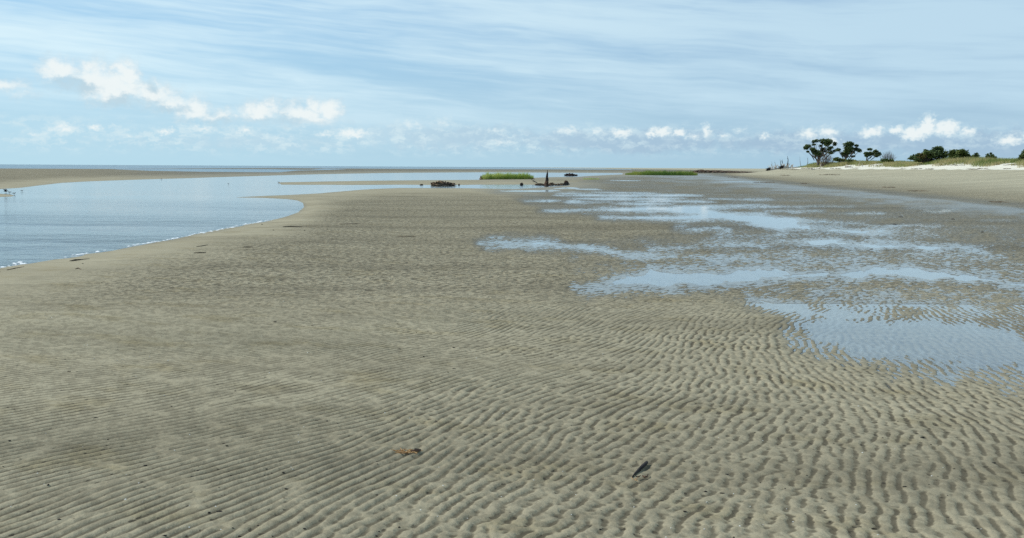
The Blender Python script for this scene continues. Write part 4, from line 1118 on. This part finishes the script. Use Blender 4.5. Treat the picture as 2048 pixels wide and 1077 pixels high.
snag(1566.5, 337, 319.5, -1.8, 224, .12, M_DARKWOOD, 'dark dead snag, right one of the close pair in the driftwood')
snag(1562.5, 336, 319, -2.6, 226, .09, M_DARKWOOD, 'dark dead snag, left one of the close pair in the driftwood', fork=False)
snag(1551.5, 335, 322.5, -3.2, 228, .07, M_GREYWOOD, 'leaning grey dead snag left of the close dark pair')
snag(1544.5, 335, 323, -1.5, 229, .05, M_GREYWOOD, 'thin grey dead snag at the left of the driftwood', fork=False)
snag(1602, 329, 312.5, -2, 212, .05, M_GREYWOOD, 'thin leaning grey snag right of the driftwood, left of the widest tree', fork=False)
snag(1615.5, 326, 314.5, 0, 206, .06, M_GREYWOOD, 'short grey snag in the grass just left of the widest tree')
snag(1718.3, 331.5, 320.3, .4, 176, .06, M_BLEACHED, 'bleached post standing in the dune grass below the dense round tree', 'bleached_post', 'post', False)
snag(1724.6, 332.5, 327.0, 0, 176, .06, M_BLEACHED, 'short bleached post right of the tall bleached post', 'bleached_post', 'post', False)
snag(1639.8, 333.5, 323.5, 1.6, 190, .08, M_BLEACHED, 'leaning bleached stump at the sand edge below the widest tree', 'bleached_stump', 'stump')

def fallen(x0, x1, y, D, mat, label, arms, r, name='fallen_tree', cat='fallen tree', rootball=True):
    f = at_dist(x0, y, D); f.z = ground_z(f.x, f.y); root = empty(name, f)
    e = at_dist(x1, y - 1.5, D) - f; e.z = r * 1.5; r = r * 1.5
    if rootball:
        arms = list(arms) + [(random.uniform(.1, 1), random.uniform(-9, 7), random.uniform(3, 9), .07) for _ in range(8)]
    mb = MB(); mb.tube([(0, 0, r), e * .5 + Vector((0, 0, r * .6)), e], [r, r * .8, r * .35], 7, .35); mb.build('trunk', mat, root)
    for (fx, dx, up, w_) in arms:
        b = e * fx + Vector((0, 0, r)); k = D / F
        m = MB(); m.tube([b, b + Vector((dx * k * .5, random.gauss(0, .3), up * k * .6)), b + Vector((dx * k, random.gauss(0, .5), up * k))], [w_ * 1.8, w_ * 1.4, w_ * .6], 6, .3); m.build('branch', mat, root)
    if rootball:
        m = MB(); m.lump((0, 0, .22), (.55, .5, .42), 3, 12, 8, .4)
        for a in range(7):
            t = a * .9; m.tube([(0, 0, .25), (math.cos(t) * .5, .2 * math.sin(t * 2), .3 + math.sin(t) * .45), (math.cos(t) * .85, .1, .3 + math.sin(t) * .75)], [.08, .05, .015], 5, .3)
        m.build('root_ball', M_DARKWOOD, root)
    return tag(root, label, cat)
fallen(1537, 1562, 337.4, 226, M_BLEACHED, 'bleached fallen tree with a dark root ball at the left end of the driftwood', [(.2, -6, 8, .06), (.35, -3, 11, .06), (.45, 5, 9, .06), (.6, -6, 7, .05), (.75, 4, 8, .05), (.9, 3, 5, .04), (.25, 4, 6, .07), (.55, 1, 12, .04)], .17)
fallen(1563, 1588, 337.2, 221, M_BLEACHED, 'bleached fallen tree with dark root ball around the tallest snag', [(.1, -5, 8, .06), (.3, 3, 6, .06), (.5, -2, 9, .05), (.7, 5, 6, .05), (.85, -3, 5, .05), (.4, -8, 6, .05)], .15)
fallen(1583, 1601, 336.4, 216, M_BLEACHED, 'pale drift log lying at the right end of the driftwood', [(.5, 2, 2, .05)], .12, 'driftwood_log', 'log', False)
fallen(1690, 1706, 331.5, 180, M_BLEACHED, 'pale drift log with raised limbs on the white sand below the dense round tree', [(.3, -3, 4, .06), (.7, 4, 3, .05)], .10, 'driftwood_log', 'log', False)
for i, (a, b, l) in enumerate([(1622, 1640, 'straw pale drift log on the white sand under the brown brush'), (1738, 1752, 'thin pale drift log on the white sand below the smallest tree')]):
    fallen(a, b, 333, 186, M_BLEACHED, l, [], .07, 'driftwood_log', 'log', False)

# ------------------------------------------------------------------ birds at the water's edge
def bird(x, y, length_px, face, label, wings=False, name='shorebird'):
    X, Y, _ = ground(x, y); z = max(ground_z(X, Y), 0.0); k = Y / F
    s = length_px * k
    root = empty(name, (X, Y, z)); root.rotation_euler = (0, 0, 0 if face > 0 else math.pi)
    # body, neck and head in one surface: stations along the axis (x, z, half height, half width)
    st = [(-.52, .26, .012, .03), (-.40, .275, .03, .045), (-.26, .29, .07, .075), (-.08, .295, .10, .10), (.10, .31, .098, .095), (.22, .35, .07, .07), (.28, .41, .05, .05), (.33, .455, .054, .048), (.39, .46, .04, .036), (.42, .455, .016, .016)]
    vs = []; fs = []; n = 10
    for px_, pz, hh, ww in st:
        for i in range(n):
            t = 2 * math.pi * i / n; vs.append((px_ * s, math.cos(t) * ww * s, (pz + math.sin(t) * hh) * s))
    for j in range(len(st) - 1):
        for i in range(n): fs.append((j * n + i, j * n + (i + 1) % n, (j + 1) * n + (i + 1) % n, (j + 1) * n + i))
    fs += [tuple(range(n - 1, -1, -1)), tuple((len(st) - 1) * n + i for i in range(n))]
    mb = MB(); mb.add(vs, fs); mb.build('body', M_PLUME, root, True)
    mb = MB(); mb.lump((.12 * s, 0, .265 * s), (.16 * s, .075 * s, .07 * s), 0, 10, 7, .02); mb.build('breast', M_BREAST, root, True)
    mb = MB(); mb.tube([(.41 * s, 0, .455 * s), (.50 * s, 0, .44 * s), (.56 * s, 0, .425 * s)], [.018 * s, .012 * s, .004 * s], 6); mb.build('bill', M_BILL, root)
    for sy in (-1, 1):
        mb = MB(); mb.tube([(.02 * s, .04 * s * sy, .22 * s), (.0, .04 * s * sy, .10 * s), (.02 * s, .04 * s * sy, -.01 * s)], [.014 * s, .010 * s, .010 * s], 5)
        mb.tube([(.0, .04 * s * sy, .004), (.08 * s, .055 * s * sy, .004)], [.010 * s, .006 * s], 5); mb.build('leg', M_BILL, root)
        mb = MB()
        if wings:
            o = Vector((.06 * s, .08 * s * sy, .36 * s)); tip = Vector((-.30 * s, .42 * s * sy, .78 * s)); el_ = Vector((.12 * s, .26 * s * sy, .60 * s))
            c = Vector((-.22 * s, .08 * s * sy, .33 * s)); c2 = Vector((-.20 * s, .27 * s * sy, .50 * s)); th = Vector((0, .012 * s, .012 * s))
            P_ = [o, el_, tip, c2, c]
            mb.add([p + th for p in P_] + [p - th for p in P_], [(0, 1, 3, 4), (1, 2, 3), (9, 8, 6, 5), (8, 7, 6), (0, 5, 6, 1), (1, 6, 7, 2), (2, 7, 8, 3), (3, 8, 9, 4), (4, 9, 5, 0)])
        else:
            mb.lump((-.14 * s, .085 * s * sy, .315 * s), (.36 * s, .03 * s, .075 * s), 1, 12, 7, .03)
        mb.build('wing', M_PLUME, root, not wings)
    return tag(root, label, 'bird')
bird(12, 384.6, 10, 1, 'dark shorebird with raised wings on the islet at the left edge', True)
bird(19, 385.6, 8, -1, 'dark shorebird hunched behind the raised wings bird on the islet')
bird(28.5, 387.8, 8, 1, 'dark shorebird standing at the right tip of the islet, bill to the right')
bird(44, 382.0, 6, 1, 'pale breasted shorebird alone in the water right of the islet')
bird(557, 366.4, 5, -1, 'tiny dark shorebird at the left tip of the far sand strip')
bird(457, 368.2, 4, 1, 'tiny dark shorebird wading in mid channel left of the far sand strip')
bird(323, 358.4, 4, 1, 'tiny dark shorebird on the far shore of the channel')

# ------------------------------------------------------------------ camera and output
cd = bpy.data.cameras.new('camera'); cam = bpy.data.objects.new('camera', cd); link(cam)
cd.sensor_fit = 'HORIZONTAL'; cd.sensor_width = 36.0; cd.lens = 36.0 * F / PW
cd.clip_start = 0.05; cd.clip_end = 200000
from mathutils import Matrix
mw = Matrix.Identity(4)
for i in range(3):
    mw[i][0] = RT[i]; mw[i][1] = UP[i]; mw[i][2] = -FW[i]
mw[2][3] = CAMH
cam.matrix_world = mw
scene.camera = cam
scene.view_settings.view_transform = 'Standard'; scene.view_settings.look = 'None'
scene.view_settings.exposure = 0.0; scene.view_settings.gamma = 1.0
scene.render.engine = 'CYCLES'
scene.cycles.use_denoising = False
scene.cycles.max_bounces = 6
scene.cycles.sample_clamp_direct = 5.0; scene.cycles.sample_clamp_indirect = 3.0
scene.cycles.transparent_max_bounces = 12
